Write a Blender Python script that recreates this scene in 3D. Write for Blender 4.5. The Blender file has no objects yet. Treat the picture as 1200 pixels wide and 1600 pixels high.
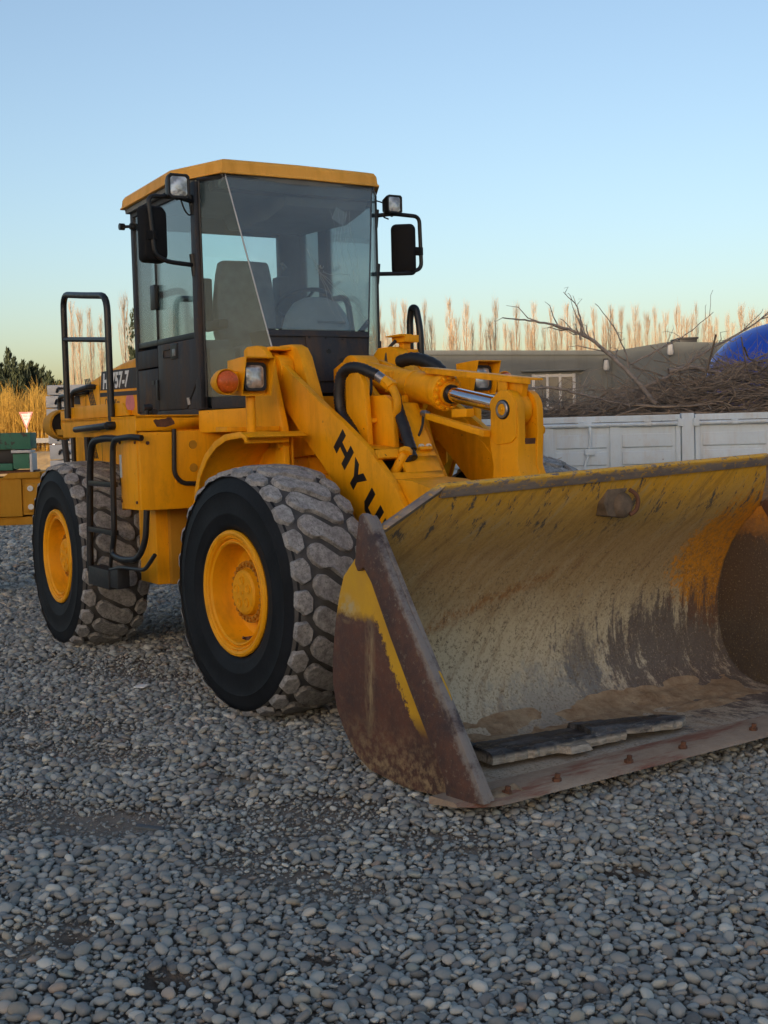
import bpy, bmesh, math, random
import numpy as np
from mathutils import Vector, Matrix, noise as mnoise
R_ = math.radians
random.seed(7)
S = bpy.context.scene
COL = S.collection

# ------------------------------------------------------------------ camera
CAM_P = Vector((6.503, -4.818, 1.686)); YAW, PITCH, ROLL, FPX = 2.518, -0.0654, -0.0256, 1953.6
fw = Vector((math.cos(YAW)*math.cos(PITCH), math.sin(YAW)*math.cos(PITCH), math.sin(PITCH)))
rt = fw.cross(Vector((0, 0, 1))).normalized(); up = rt.cross(fw)
cr, sr = math.cos(ROLL), math.sin(ROLL)
rt, up = cr*rt + sr*up, -sr*rt + cr*up
cam = bpy.data.cameras.new('camera'); co = bpy.data.objects.new('camera', cam); COL.objects.link(co)
co.matrix_world = Matrix(((rt.x, up.x, -fw.x, CAM_P.x), (rt.y, up.y, -fw.y, CAM_P.y), (rt.z, up.z, -fw.z, CAM_P.z), (0, 0, 0, 1)))
cam.sensor_fit = 'VERTICAL'; cam.sensor_height = 36; cam.lens = FPX/1600*36; cam.clip_end = 3000
S.camera = co

# ------------------------------------------------------------------ sky, sun, exposure
SUN_EL, SUN_AZ = 3.0, R_(-54)          # azimuth of the direction TOWARDS the sun, from +X
w = bpy.data.worlds.new('World'); S.world = w; w.use_nodes = True
nt = w.node_tree
sky = nt.nodes.new('ShaderNodeTexSky'); sky.sky_type = 'NISHITA'; sky.sun_disc = False
sky.sun_elevation = R_(SUN_EL); sky.sun_rotation = R_(90) - SUN_AZ
sky.air_density = 0.82; sky.dust_density = 2.1; sky.ozone_density = 1.55; sky.altitude = 200
hs = nt.nodes.new('ShaderNodeHueSaturation'); hs.inputs['Saturation'].default_value = 0.92
mu = nt.nodes.new('ShaderNodeMix'); mu.data_type = 'RGBA'; mu.blend_type = 'MULTIPLY'; mu.inputs[0].default_value = 1.0; mu.inputs[7].default_value = (0.99, 0.95, 0.98, 1)
nt.links.new(sky.outputs[0], hs.inputs['Color']); nt.links.new(hs.outputs[0], mu.inputs[6])
nt.links.new(mu.outputs[2], nt.nodes['Background'].inputs[0]); nt.nodes['Background'].inputs[1].default_value = 0.15
sun = bpy.data.lights.new('sun', 'SUN'); so = bpy.data.objects.new('sun', sun); COL.objects.link(so)
sun.energy = 2.0; sun.angle = R_(0.5); sun.color = (1, 0.78, 0.55)
sd = Vector((math.cos(SUN_AZ)*math.cos(R_(SUN_EL)), math.sin(SUN_AZ)*math.cos(R_(SUN_EL)), math.sin(R_(SUN_EL))))
so.rotation_euler = sd.to_track_quat('Z', 'Y').to_euler(); so.location = (20, -15, 20)
S.view_settings.view_transform = 'Standard'; S.view_settings.look = 'None'
S.view_settings.exposure = 1.60; S.view_settings.gamma = 1; S.view_settings.use_curve_mapping = False

# ------------------------------------------------------------------ material helpers
class G:
    def __init__(s, name, rough=0.6, metal=0.0):
        s.m = bpy.data.materials.new(name); s.m.use_nodes = True
        s.t = s.m.node_tree; s.b = s.t.nodes['Principled BSDF']
        s.b.inputs['Roughness'].default_value = rough; s.b.inputs['Metallic'].default_value = metal
        s.tc = s.n('ShaderNodeTexCoord'); s.P = s.tc.outputs['Object']
    def n(s, t, **k):
        x = s.t.nodes.new(t)
        for a, b in k.items(): setattr(x, a, b)
        return x
    def l(s, a, b):
        if isinstance(a, (int, float)): b.default_value = a
        elif isinstance(a, tuple): b.default_value = a if len(a) == len(b.default_value) else (*a, 1)
        else: s.t.links.new(a, b)
    def map(s, v, scale=(1, 1, 1), loc=(0, 0, 0), rot=(0, 0, 0)):
        x = s.n('ShaderNodeMapping'); s.l(v, x.inputs[0]); x.inputs['Scale'].default_value = scale
        x.inputs['Location'].default_value = loc; x.inputs['Rotation'].default_value = rot; return x.outputs[0]
    def noise(s, scale, detail=4, rough=0.6, v=None, dist=0):
        x = s.n('ShaderNodeTexNoise'); s.l(v or s.P, x.inputs['Vector']); x.inputs['Scale'].default_value = scale
        x.inputs['Detail'].default_value = detail; x.inputs['Roughness'].default_value = rough; x.inputs['Distortion'].default_value = dist
        return x.outputs['Fac']
    def vor(s, scale, v=None, out='Distance', feature='F1'):
        x = s.n('ShaderNodeTexVoronoi', feature=feature); s.l(v or s.P, x.inputs['Vector']); x.inputs['Scale'].default_value = scale
        return x.outputs[out]
    def ramp(s, f, stops, interp='LINEAR'):
        x = s.n('ShaderNodeValToRGB'); s.l(f, x.inputs[0]); cr_ = x.color_ramp; cr_.interpolation = interp
        while len(cr_.elements) < len(stops): cr_.elements.new(1)
        for e, (p, c) in zip(cr_.elements, stops):
            e.position = p; e.color = (c, c, c, 1) if isinstance(c, (int, float)) else (*c, 1)
        return x.outputs[0]
    def mix(s, f, a, b, bt='MIX'):
        x = s.n('ShaderNodeMix', data_type='RGBA', blend_type=bt); s.l(f, x.inputs[0]); s.l(a, x.inputs[6]); s.l(b, x.inputs[7]); return x.outputs[2]
    def math(s, op, a, b=0.0, clamp=False):
        x = s.n('ShaderNodeMath', operation=op, use_clamp=clamp); s.l(a, x.inputs[0]); s.l(b, x.inputs[1]); return x.outputs[0]
    def sep(s, v=None):
        x = s.n('ShaderNodeSeparateXYZ'); s.l(v or s.P, x.inputs[0]); return x.outputs
    def range(s, v, a, b, c=0.0, d=1.0):
        x = s.n('ShaderNodeMapRange'); s.l(v, x.inputs[0])
        for i, q in enumerate((a, b, c, d)): x.inputs[1+i].default_value = q
        return x.outputs[0]
    def dist(s, p, scale=(1, 1, 1)):
        x = s.n('ShaderNodeVectorMath', operation='LENGTH'); s.l(s.map(s.P, scale, tuple(-a*b for a, b in zip(p, scale))), x.inputs[0]); return x.outputs['Value']
    def bump(s, h, strength=0.3, d=0.01):
        x = s.n('ShaderNodeBump'); x.inputs['Strength'].default_value = strength; x.inputs['Distance'].default_value = d
        s.l(h, x.inputs['Height']); s.t.links.new(x.outputs[0], s.b.inputs['Normal'])
    def out(s, col=None, rough=None):
        if col is not None: s.l(col, s.b.inputs['Base Color'])
        if rough is not None: s.l(rough, s.b.inputs['Roughness'])
        return s.m

def simple(name, col, rough=0.6, metal=0.0, var=0.25, scale=8, bump=0.0):
    g = G(name, rough, metal)
    n = g.noise(scale, 5)
    c = g.mix(g.range(n, 0.3, 0.7), tuple(a*(1-var) for a in col), tuple(min(1, a*(1+var)) for a in col))
    if bump: g.bump(g.noise(scale*6, 4), bump, 0.01)
    return g.out(c, g.range(n, 0.3, 0.7, rough*0.85, min(1, rough*1.15)))

def paint(name, col, dirt=0.35, chips=0.5, rough=0.38):
    g = G(name, rough)
    big = g.noise(1.3, 5, 0.6)
    c = g.mix(g.range(big, 0.3, 0.7), tuple(a*0.86 for a in col), tuple(min(1, a*1.08) for a in col))
    st = g.noise(9, 4, 0.65, g.map(g.P, (1, 1, 0.18)))
    c = g.mix(g.math('MULTIPLY', g.range(st, 0.48, 0.75), dirt), c, (0.38, 0.17, 0.008))
    dz = g.noise(45, 3, 0.7)
    c = g.mix(g.math('MULTIPLY', g.range(dz, 0.55, 0.8), dirt*0.6), c, (0.46, 0.24, 0.03))
    gr = g.math('MULTIPLY', g.range(g.noise(3.4, 6, 0.75, g.map(g.P, (1, 1, .55), (2, 5, 1))), 0.56, 0.70), dirt)
    c = g.mix(g.math('MULTIPLY', gr, 0.9), c, (0.40, 0.20, 0.012))
    ch = g.math('MULTIPLY', g.range(g.noise(19, 5, 0.75), 0.665, 0.68), g.range(g.noise(2.1, 3), 0.46, 0.58))
    ch = g.math('MULTIPLY', ch, chips)
    c = g.mix(ch, c, (0.055, 0.025, 0.018))
    g.bump(g.noise(30, 3), 0.04, 0.01)
    g.b.inputs['Specular IOR Level'].default_value = 0.28
    return g.out(c, g.range(st, 0.3, 0.7, rough, rough+0.22))

YEL = (0.92, 0.40, 0.003)
M = {}
M['yellow'] = paint('yellow_paint', YEL, 0.42, 0.85)
M['yellow_rim'] = paint('yellow_rim_paint', (0.92, 0.40, 0.004), 0.5, 1.0, 0.42)
M['yellow_old'] = paint('old_yellow_paint', (0.50, 0.25, 0.02), 0.7, 1.0, 0.6)
M['black'] = simple('black_paint', (0.012, 0.013, 0.015), 0.42, 0, 0.4, 20)
M['cab_gray'] = paint('dark_grey_cab_paint', (0.035, 0.040, 0.050), 0.16, 0.2, 0.45)
M['plastic'] = simple('black_plastic', (0.016, 0.017, 0.019), 0.5, 0, 0.3, 30, 0.05)
M['rubber_hose'] = simple('hose_rubber', (0.014, 0.015, 0.018), 0.5, 0, 0.4, 25, 0.1)
M['chrome'] = simple('chrome_rod', (0.75, 0.76, 0.8), 0.12, 1.0, 0.1, 10)
M['steel'] = simple('dull_steel', (0.32, 0.32, 0.34), 0.42, 0.9, 0.3, 20)
M['rusty'] = simple('rusty_steel', (0.13, 0.06, 0.035), 0.8, 0.1, 0.5, 18, 0.3)
M['bolt_rust'] = paint('bolt_ring_paint', (0.50, 0.20, 0.015), .9, 1.0, .6)
M['seat'] = simple('seat_fabric', (0.19, 0.205, 0.22), 0.9, 0, 0.2, 14)
M['interior'] = simple('cab_interior', (0.17, 0.195, 0.21), 0.75, 0, 0.2, 6)
M['dash_grey'] = simple('grey_dash_plastic', (0.32, 0.37, 0.39), 0.6, 0, 0.12, 6)
M['white_label'] = simple('white_label', (0.7, 0.72, 0.7), 0.5, 0, 0.06, 10)
M['decal_black'] = simple('black_lettering', (0.010, 0.010, 0.012), 0.45, 0, 0.3, 20)
M['decal_white'] = simple('white_lettering', (0.78, 0.8, 0.8), 0.5, 0, 0.06, 20)
M['crack'] = simple('glass_crack', (0.34, 0.38, 0.40), .4, 0, .2, 10)
M['roof'] = paint('tan_roof_paint', (0.82, 0.42, 0.075), .35, .3, .5)  # tan, paler than the body yellow
M['rail_steel'] = simple('weathered_rail_steel', (0.20, 0.20, 0.20), .7, 0, .15, 6)
M['lug'] = simple('caked_lug_steel', (0.16, 0.12, 0.085), .85, 0, .45, 14, .4)
M['mirror_shell'] = simple('matt_black_mirror_shell', (0.009, 0.010, 0.012), .75, 0, .3, 20)
M['mirror_shell'].node_tree.nodes['Principled BSDF'].inputs['Specular IOR Level'].default_value = 0.2
M['pink'] = simple('faded_pink_decal', (0.60, 0.20, 0.22), 0.6, 0, 0.2, 14)
M['blue'] = simple('blue_plastic', (0.012, 0.075, 0.55), 0.32, 0, 0.2, 2)
M['green_worn'] = None
M['amber'] = simple('amber_lens', (0.62, 0.11, 0.012), 0.25, 0, 0.2, 60)
M['sign_white'] = simple('sign_white', (0.36, 0.36, 0.36), 0.45, 0, 0.05, 5)
M['sign_red'] = simple('sign_red', (0.30, 0.012, 0.016), 0.45, 0, 0.1, 5)
M['white_slab'] = simple('off_white_paint', (0.58, 0.58, 0.57), 0.65, 0, 0.15, 6)
M['galv'] = simple('galvanised_steel', (0.45, 0.46, 0.48), 0.45, 0.6, 0.15, 6)

def mk_glass(name, tint, dust_haze, haze_col=(0.42, 0.50, 0.54), refl=1.1):
    g = G(name); t = g.t
    tr = g.n('ShaderNodeBsdfTransparent'); tr.inputs[0].default_value = (*tint, 1)
    gl = g.n('ShaderNodeBsdfGlossy'); gl.inputs['Roughness'].default_value = 0.02; gl.inputs[0].default_value = (1, 1, 1, 1)
    fr = g.n('ShaderNodeFresnel'); fr.inputs[0].default_value = 1.5
    df = g.n('ShaderNodeBsdfDiffuse'); df.inputs[0].default_value = (*haze_col, 1)  # diffuse layer paints a bluish sky-reflection haze along with real dust
    m1 = g.n('ShaderNodeMixShader'); m2 = g.n('ShaderNodeMixShader')
    dirt = g.range(g.noise(2.5, 5, 0.65), 0.3, 0.75, dust_haze*0.6, dust_haze*1.5)  # share of dust and painted haze together
    g.l(dirt, m1.inputs[0]); t.links.new(tr.outputs[0], m1.inputs[1]); t.links.new(df.outputs[0], m1.inputs[2])
    g.l(g.math('MINIMUM', g.math('MULTIPLY', fr.outputs[0], refl), 0.9), m2.inputs[0]); t.links.new(m1.outputs[0], m2.inputs[1]); t.links.new(gl.outputs[0], m2.inputs[2])
    t.links.new(m2.outputs[0], t.nodes['Material Output'].inputs[0])
    return g.m
M['glass'] = mk_glass('dusty_haze_cab_glass', (0.90, 0.96, 0.96), 0.06)
M['glass_front'] = mk_glass('dusty_haze_windshield_glass', (0.91, 0.96, 0.96), 0.12)
M['glass_side'] = mk_glass('dusty_haze_corner_glass', (0.84, 0.93, 0.93), 0.07, (0.34, 0.46, 0.54), 0.30)

def mk_lens():
    g = G('lamp_lens', 0.18)
    v = g.noise(14, 3, .5)
    c = g.mix(g.range(v, 0.38, 0.62), (0.30, 0.31, 0.32), (0.80, 0.81, 0.82))
    g.b.inputs['Metallic'].default_value = 0.5
    g.bump(v, 0.5, 0.02)
    return g.out(c)
M['lens'] = mk_lens()

def mk_tyre_side():
    g = G('tyre_sidewall_rubber', 0.62)
    n = g.noise(4, 6, 0.65)
    c = g.mix(g.range(n, 0.35, 0.72), (0.006, 0.0075, 0.010), (0.014, 0.017, 0.022))
    sc = g.noise(14, 5, 0.7, g.map(g.P, (1, 6, 1)))
    c = g.mix(g.range(sc, 0.62, 0.8, 0, 0.35), c, (0.05, 0.055, 0.06))
    g.b.inputs['Specular IOR Level'].default_value = 0.22
    g.bump(g.noise(40, 4), 0.12, 0.01)
    return g.out(c)
M['tyre_side'] = mk_tyre_side()
def mk_tread():
    g = G('dusty_tread_rubber', 0.88)
    n = g.noise(22, 6, 0.78); f = g.noise(55, 5, 0.75)
    c = g.mix(g.range(n, 0.36, 0.62), (0.18, 0.18, 0.178), (0.45, 0.45, 0.44))
    c = g.mix(g.range(f, 0.53, 0.63, 0, 0.75), c, (0.11, 0.11, 0.11))
    b = g.noise(3.0, 4)
    c = g.mix(g.range(b, 0.42, 0.7, 0, 0.4), c, (0.22, 0.22, 0.22))
    g.bump(g.noise(50, 5, 0.75), 0.5, 0.012)
    return g.out(c)
M['tread'] = mk_tread()
M['groove'] = simple('dusty_tread_groove', (0.075, 0.075, 0.074), .9, 0, .5, 7, .2)

def mk_bucket_in():
    g = G('worn_bucket_interior', 0.75); X, Y, Z = g.sep()
    wob = g.noise(1.7, 6, 0.68); fine = g.noise(62, 4, 0.75); mid = g.noise(9, 6, 0.72); hi = g.noise(26, 6, 0.78)
    vs = g.noise(4.5, 6, 0.72, g.map(g.P, (1.2, 2.6, 0.30)))             # scrapes running up the curve
    dg = g.noise(7, 6, 0.72, g.map(g.map(g.P, rot=(0.65, 0, 0)), (0.4, 2.4, 0.30)))   # slanting scrapes
    z = g.math('ADD', Z, g.math('MULTIPLY', g.math('SUBTRACT', wob, 0.5), 0.40))
    z = g.math('ADD', z, g.math('MULTIPLY', g.math('SUBTRACT', hi, 0.5), 0.16))
    c = g.ramp(g.range(z, 0, 1.5), [(0.0, (0.428, 0.361, 0.292)), (0.08, (0.487, 0.411, 0.306)), (0.17, (0.547, 0.500, 0.376)), (0.36, (0.522, 0.449, 0.292)),
              (0.52, (0.381, 0.272, 0.132)), (0.66, (0.416, 0.279, 0.118)), (0.80, (0.535, 0.335, 0.084)), (0.92, (0.737, 0.392, 0.026)), (1.0, (0.832, 0.424, 0.014))])
    c = g.mix(g.range(dg, 0.50, 0.66, 0, 0.48), c, (0.20, 0.095, 0.030))
    c = g.mix(g.math('MULTIPLY', g.range(dg, 0.46, 0.34, 0, 0.5), g.range(Z, 0.25, 0.6)), c, (0.47, 0.385, 0.235))
    # rust run slanting across the near half
    rr = g.math('ABSOLUTE', g.math('SUBTRACT', g.math('ADD', Z, g.math('MULTIPLY', Y, -0.28)), g.math('ADD', 0.90, g.math('MULTIPLY', g.math('SUBTRACT', mid, .5), 0.16))))
    rm = g.math('MULTIPLY', g.math('MULTIPLY', g.range(rr, 0.05, 0.005), g.range(hi, 0.40, 0.58)), g.math('MULTIPLY', g.range(Y, -1.3, -1.0), g.range(Y, 0.15, -0.2)))
    c = g.mix(g.math('MULTIPLY', rm, 0.85), c, (0.30, 0.115, 0.018))
    # orange paint left along the far seam
    mo = g.math('ADD', g.dist((1.46, 1.46, 0.86), (0.7, 1.35, 1.55)), g.math('ADD', g.math('MULTIPLY', g.math('SUBTRACT', hi, .5), 0.9), g.math('MULTIPLY', g.math('SUBTRACT', vs, .5), 0.8)))
    c = g.mix(g.range(mo, 0.72, 0.60), c, g.mix(g.range(hi, .45, .6), (0.64, 0.26, 0.010), (0.44, 0.20, 0.03)))
    # bare dark steel below it, torn upward in strokes
    md = g.math('ADD', g.dist((1.42, 1.02, 0.30), (0.5, 0.95, 2.0)), g.math('ADD', g.math('MULTIPLY', g.math('SUBTRACT', vs, .5), 2.6), g.math('MULTIPLY', g.math('SUBTRACT', hi, .5), 1.3)))
    c = g.mix(g.range(md, 0.70, 0.42, 0, 0.86), c, (0.075, 0.058, 0.060))
    mb = g.math('ADD', g.dist((1.42, 0.22, 0.30), (0.5, 3.4, 1.9)), g.math('ADD', g.math('MULTIPLY', g.math('SUBTRACT', vs, .5), 2.2), g.math('MULTIPLY', g.math('SUBTRACT', hi, .5), 1.5)))
    c = g.mix(g.range(mb, 0.62, 0.30, 0, 0.7), c, (0.10, 0.088, 0.090))
    mg = g.math('ADD', g.dist((1.50, -0.10, 0.16), (0.6, 1.4, 3.2)), g.math('ADD', g.math('MULTIPLY', g.math('SUBTRACT', mid, .5), 1.6), g.math('MULTIPLY', g.math('SUBTRACT', hi, .5), 1.4)))
    c = g.mix(g.range(mg, 0.72, 0.30, 0, 0.6), c, (0.20, 0.22, 0.225))
    mside = g.math('MULTIPLY', g.range(Y, 1.41, 1.43), g.range(g.math('ADD', Z, g.math('MULTIPLY', g.math('SUBTRACT', hi, .5), .5)), 1.16, 0.96, 0, .96))
    c = g.mix(mside, c, (0.070, 0.058, 0.050))
    # speckle of worn-through primer
    ms = g.range(g.math('ADD', g.math('MULTIPLY', fine, 0.75), g.math('MULTIPLY', hi, 0.25)), 0.51, 0.60, 0, 0.9)
    low = g.math('MULTIPLY', g.range(Z, 1.30, 0.70, 0.18, 1.0), g.range(mid, 0.3, 0.6, 0.35, 1.0))
    c = g.mix(g.math('MULTIPLY', ms, low), c, (0.115, 0.082, 0.048))
    ml = g.range(g.noise(88, 3, 0.7), 0.58, 0.68, 0, 0.6)
    c = g.mix(g.math('MULTIPLY', ml, low), c, (0.56, 0.48, 0.33))
    sc = g.noise(5, 6, 0.8, g.map(g.P, (1, 3.2, 1.2), (3, 1, 0)))
    c = g.mix(g.math('MULTIPLY', g.range(sc, 0.565, 0.60), g.range(Z, 1.02, 1.18)), c, (0.115, 0.095, 0.075))
    g.bump(g.math('ADD', g.math('ADD', mid, vs), g.math('MULTIPLY', fine, 0.5)), 0.35, 0.012)
    return g.out(c, g.range(mid, 0.3, 0.7, 0.6, 0.9))
M['bucket_in'] = mk_bucket_in()

def mk_bucket_side():
    g = G('rusted_bucket_side', 0.62); X, Y, Z = g.sep()
    n = g.noise(4, 6, 0.7); f = g.noise(40, 5, 0.75)
    c = g.mix(g.range(n, 0.35, 0.68), (0.062, 0.034, 0.028), (0.150, 0.060, 0.036))
    c = g.mix(g.range(f, 0.5, 0.75, 0, 0.6), c, (0.19, 0.115, 0.07))
    low = g.math('MULTIPLY', g.range(Z, 0.34, 0.10), g.range(g.noise(22, 6, .75), 0.45, 0.62))
    c = g.mix(low, c, (0.34, 0.24, 0.13))
    # worn vertical pale streak
    stx = g.range(g.math('ABSOLUTE', g.math('SUBTRACT', g.math('ADD', X, g.math('MULTIPLY', Z, -0.05)), 1.66)), 0.05, 0.0)
    stx = g.math('MULTIPLY', g.math('MULTIPLY', stx, g.range(g.noise(14, 5, .7, g.map(g.P, (3, 1, .6))), 0.38, 0.6)), g.math('MULTIPLY', g.range(Z, 0.22, 0.35), g.range(Z, 0.85, 0.7)))
    c = g.mix(stx, c, (0.36, 0.27, 0.14))
    # remaining yellow paint at the upper rear corner and along the cutter
    line = g.math('ADD', g.math('ADD', Z, g.math('MULTIPLY', X, 0.0)), g.math('MULTIPLY', g.math('SUBTRACT', n, 0.5), 0.22))
    edge = g.math('SUBTRACT', g.math('ADD', g.math('MULTIPLY', X, 1.55), Z), 3.50)
    edge = g.math('ADD', edge, g.math('ADD', g.math('MULTIPLY', g.math('SUBTRACT', f, 0.5), 0.20), g.math('MULTIPLY', g.math('SUBTRACT', n, 0.5), 0.22)))
    my = g.math('MAXIMUM', g.range(line, 0.78, 0.83), g.math('MULTIPLY', g.range(edge, -0.02, 0.01), g.range(Z, 0.30, 0.4)))
    c = g.mix(my, c, g.mix(g.range(n, .3, .7), (0.56, 0.30, 0.012), (0.70, 0.40, 0.015)))
    pale = g.math('MULTIPLY', g.range(g.dist((1.50, -1.46, 0.83), (1, 1, 1.6)), 0.13, 0.05), g.range(g.noise(16, 6, .7), 0.42, 0.6))
    c = g.mix(pale, c, (0.50, 0.40, 0.20))
    g.bump(g.math('ADD', n, f), 0.2, 0.012)
    return g.out(c, g.range(n, 0.3, 0.7, 0.5, 0.75))
M['bucket_side'] = mk_bucket_side()

def mk_cutter():
    g = G('worn_cutter_steel', 0.55)
    n = g.noise(7, 6, 0.7); f = g.noise(38, 5, 0.75)
    c = g.mix(g.range(n, 0.35, 0.65), (0.070, 0.048, 0.048), (0.165, 0.078, 0.052))
    c = g.mix(g.range(f, 0.58, 0.7, 0, 0.8), c, (0.30, 0.25, 0.18))
    c = g.mix(g.range(g.noise(3.3, 5, .7, g.map(g.P, loc=(4, 2, 1))), 0.58, 0.68, 0, 0.7), c, (0.24, 0.15, 0.06))
    X, Y, Z = g.sep(); ed = g.math('ADD', g.math('MULTIPLY', X, 0.827), g.math('MULTIPLY', Z, 0.562))
    em = g.math('MULTIPLY', g.range(g.math('ADD', ed, g.math('MULTIPLY', g.math('SUBTRACT', f, .5), 0.10)), 2.130, 2.160), g.range(n, 0.36, 0.50))
    c = g.mix(g.math('MULTIPLY', em, .8), c, (0.30, 0.27, 0.24))
    g.b.inputs['Metallic'].default_value = 0.2
    g.bump(g.math('ADD', n, f), 0.3, 0.012)
    return g.out(c)
M['cutter'] = mk_cutter()

def mk_lip():
    g = G('scraped_top_edge', 0.6)
    n = g.noise(5, 6, 0.72, g.map(g.P, (1, 0.8, 3))); f = g.noise(34, 5, 0.75, g.map(g.P, (1, 0.45, 1)))
    c = g.mix(g.range(n, 0.40, 0.6), (0.20, 0.165, 0.15), (0.29, 0.24, 0.20))
    Z = g.sep()[2]; Y = g.sep()[1]
    hi = g.range(g.math('SUBTRACT', Z, g.math('MULTIPLY', Y, 0.027)), 1.420, 1.440)
    m = g.math('MULTIPLY', hi, g.range(f, 0.42, 0.48))
    c = g.mix(m, c, (0.78, 0.44, 0.04))
    m2 = g.range(f, 0.56, 0.60, 0, 0.8)
    c = g.mix(m2, c, (0.62, 0.34, 0.03))
    g.bump(f, 0.3, 0.01)
    return g.out(c)
M['lip'] = mk_lip()

def mk_floor():
    g = G('dusty_bucket_floor', 0.85)
    n = g.noise(3, 6, 0.7); s = g.noise(5, 5, 0.7, g.map(g.P, (1.6, 0.35, 1))); f = g.noise(60, 4, .7)
    c = g.mix(g.range(n, 0.3, 0.7), (0.30, 0.215, 0.15), (0.48, 0.375, 0.275))
    X = g.sep()[0]
    c = g.mix(g.math('MULTIPLY', g.range(s, 0.50, 0.62, 0, 0.8), g.range(X, 2.0, 2.2)), c, (0.25, 0.085, 0.05))
    c = g.mix(g.range(f, 0.55, 0.75, 0, 0.6), c, (0.20, 0.145, 0.10))
    g.bump(g.math('ADD', n, f), 0.4, 0.015)
    return g.out(c)
M['floor'] = mk_floor()
def mk_mud():
    g = G('dried_mud', 0.95)
    n = g.noise(12, 6, 0.7); f = g.noise(70, 4, .75)
    c = g.mix(g.range(n, 0.35, 0.65), (0.27, 0.175, 0.10), (0.46, 0.35, 0.225))
    g.bump(g.math('ADD', n, f), 0.7, 0.02)
    return g.out(c)
M['mud'] = mk_mud()

def mk_char():
    g = G('charred_wood', 0.6); X, Y, Z = g.sep()
    n = g.noise(7, 6, 0.72, g.map(g.P, (3, 0.6, 1))); f = g.noise(30, 5, .7, g.map(g.P, (2.5, 0.5, 2)))
    top = g.range(Z, 0.028, 0.046)
    pale = g.mix(g.range(f, 0.35, 0.65), (0.22, 0.20, 0.165), (0.46, 0.42, 0.35))
    pale = g.mix(g.range(n, 0.56, 0.66, 0, .9), pale, (0.03, 0.03, 0.033))
    dark = g.mix(g.range(n, 0.46, 0.64), (0.012, 0.014, 0.018), (0.11, 0.115, 0.125))
    dark = g.mix(g.range(f, 0.60, 0.70, 0, .85), dark, (0.33, 0.31, 0.26))
    c = g.mix(top, pale, dark)
    g.bump(g.math('ADD', n, f), 0.5, 0.015)
    return g.out(c, g.range(n, 0.4, 0.6, 0.35, 0.8))
M['char'] = mk_char()

def mk_pebble():
    g = G('river_pebble', 0.72)
    oi = g.n('ShaderNodeObjectInfo')
    c = g.ramp(oi.outputs['Random'], [(0, (0.103, 0.110, 0.107)), (0.09, (0.308, 0.326, 0.303)), (0.19, (0.165, 0.181, 0.176)), (0.29, (0.452, 0.462, 0.420)), (0.38, (0.216, 0.231, 0.216)), (0.47, (0.371, 0.394, 0.366)),
              (0.56, (0.288, 0.268, 0.225)), (0.64, (0.175, 0.187, 0.186)), (0.72, (0.514, 0.525, 0.474)), (0.79, (0.144, 0.145, 0.141)), (0.85, (0.391, 0.352, 0.264)), (0.90, (0.257, 0.294, 0.266)), (0.95, (0.637, 0.630, 0.547)), (1, (0.308, 0.226, 0.166))])
    off = g.n('ShaderNodeVectorMath', operation='ADD'); g.l(g.P, off.inputs[0]); g.l(g.math('MULTIPLY', oi.outputs['Random'], 50.0), off.inputs[1])
    n = g.noise(2.6, 6, 0.75, off.outputs[0])
    c = g.mix(g.range(n, 0.35, 0.7, 0, 0.45), c, g.mix(0.35, c, (0.45, 0.45, 0.45)))
    big = g.n('ShaderNodeTexNoise'); g.l(oi.outputs['Location'], big.inputs['Vector']); big.inputs['Scale'].default_value = 0.9; big.inputs['Detail'].default_value = 3
    c = g.mix(g.range(big.outputs['Fac'], 0.5, 0.72, 0, 0.30), c, (0.24, 0.205, 0.17))
    g.bump(g.noise(5, 4, .7, off.outputs[0]), 0.12, 0.005)
    return g.out(c)
M['pebble'] = mk_pebble()

def mk_ground():
    g = G('gravel_ground', 0.92)
    v = g.vor(24, out='Color'); vd = g.vor(24)
    hs = g.n('ShaderNodeSeparateColor'); g.l(v, hs.inputs[0])
    peb = g.ramp(hs.outputs[0], [(0, (0.085, 0.098, 0.112)), (0.3, (0.145, 0.165, 0.185)), (0.5, (0.19, 0.205, 0.215)), (0.7, (0.13, 0.12, 0.112)), (1, (0.22, 0.215, 0.205))])
    peb = g.mix(g.range(vd, 0.55, 0.8, 0, .85), peb, (0.03, 0.028, 0.026))
    soil = g.mix(g.range(g.noise(6, 6, 0.7), 0.3, 0.7), (0.19, 0.155, 0.12), (0.31, 0.26, 0.205))
    at = g.n('ShaderNodeAttribute', attribute_name='soil'); wt = g.n('ShaderNodeAttribute', attribute_name='wet'); fr = g.n('ShaderNodeAttribute', attribute_name='sand')
    c = g.mix(at.outputs['Fac'], peb, soil)
    c = g.mix(fr.outputs['Fac'], c, (0.36, 0.29, 0.20))
    c = g.mix(wt.outputs['Fac'], c, (0.075, 0.052, 0.032))
    h = g.mix(at.outputs['Fac'], g.math('SUBTRACT', 1.0, vd), g.noise(60, 5, .7))
    g.bump(h, 0.6, 0.03)
    return g.out(c)
M['ground'] = mk_ground()
# ------------------------------------------------------------------ mesh helpers
def filp(pts, r, n=5):
    """round the inner corners of a polyline"""
    pts = [Vector(p) for p in pts]
    if len(pts) < 3 or r <= 0: return pts
    o = [pts[0]]
    for a, b, c in zip(pts, pts[1:], pts[2:]):
        d1, d2 = (a-b), (c-b); rr = min(r, d1.length*0.48, d2.length*0.48)
        p, q = b + d1.normalized()*rr, b + d2.normalized()*rr
        for i in range(n+1):
            t = i/n; o.append(p*(1-t)**2 + b*2*t*(1-t) + q*t*t)
    o.append(pts[-1]); return o

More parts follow.
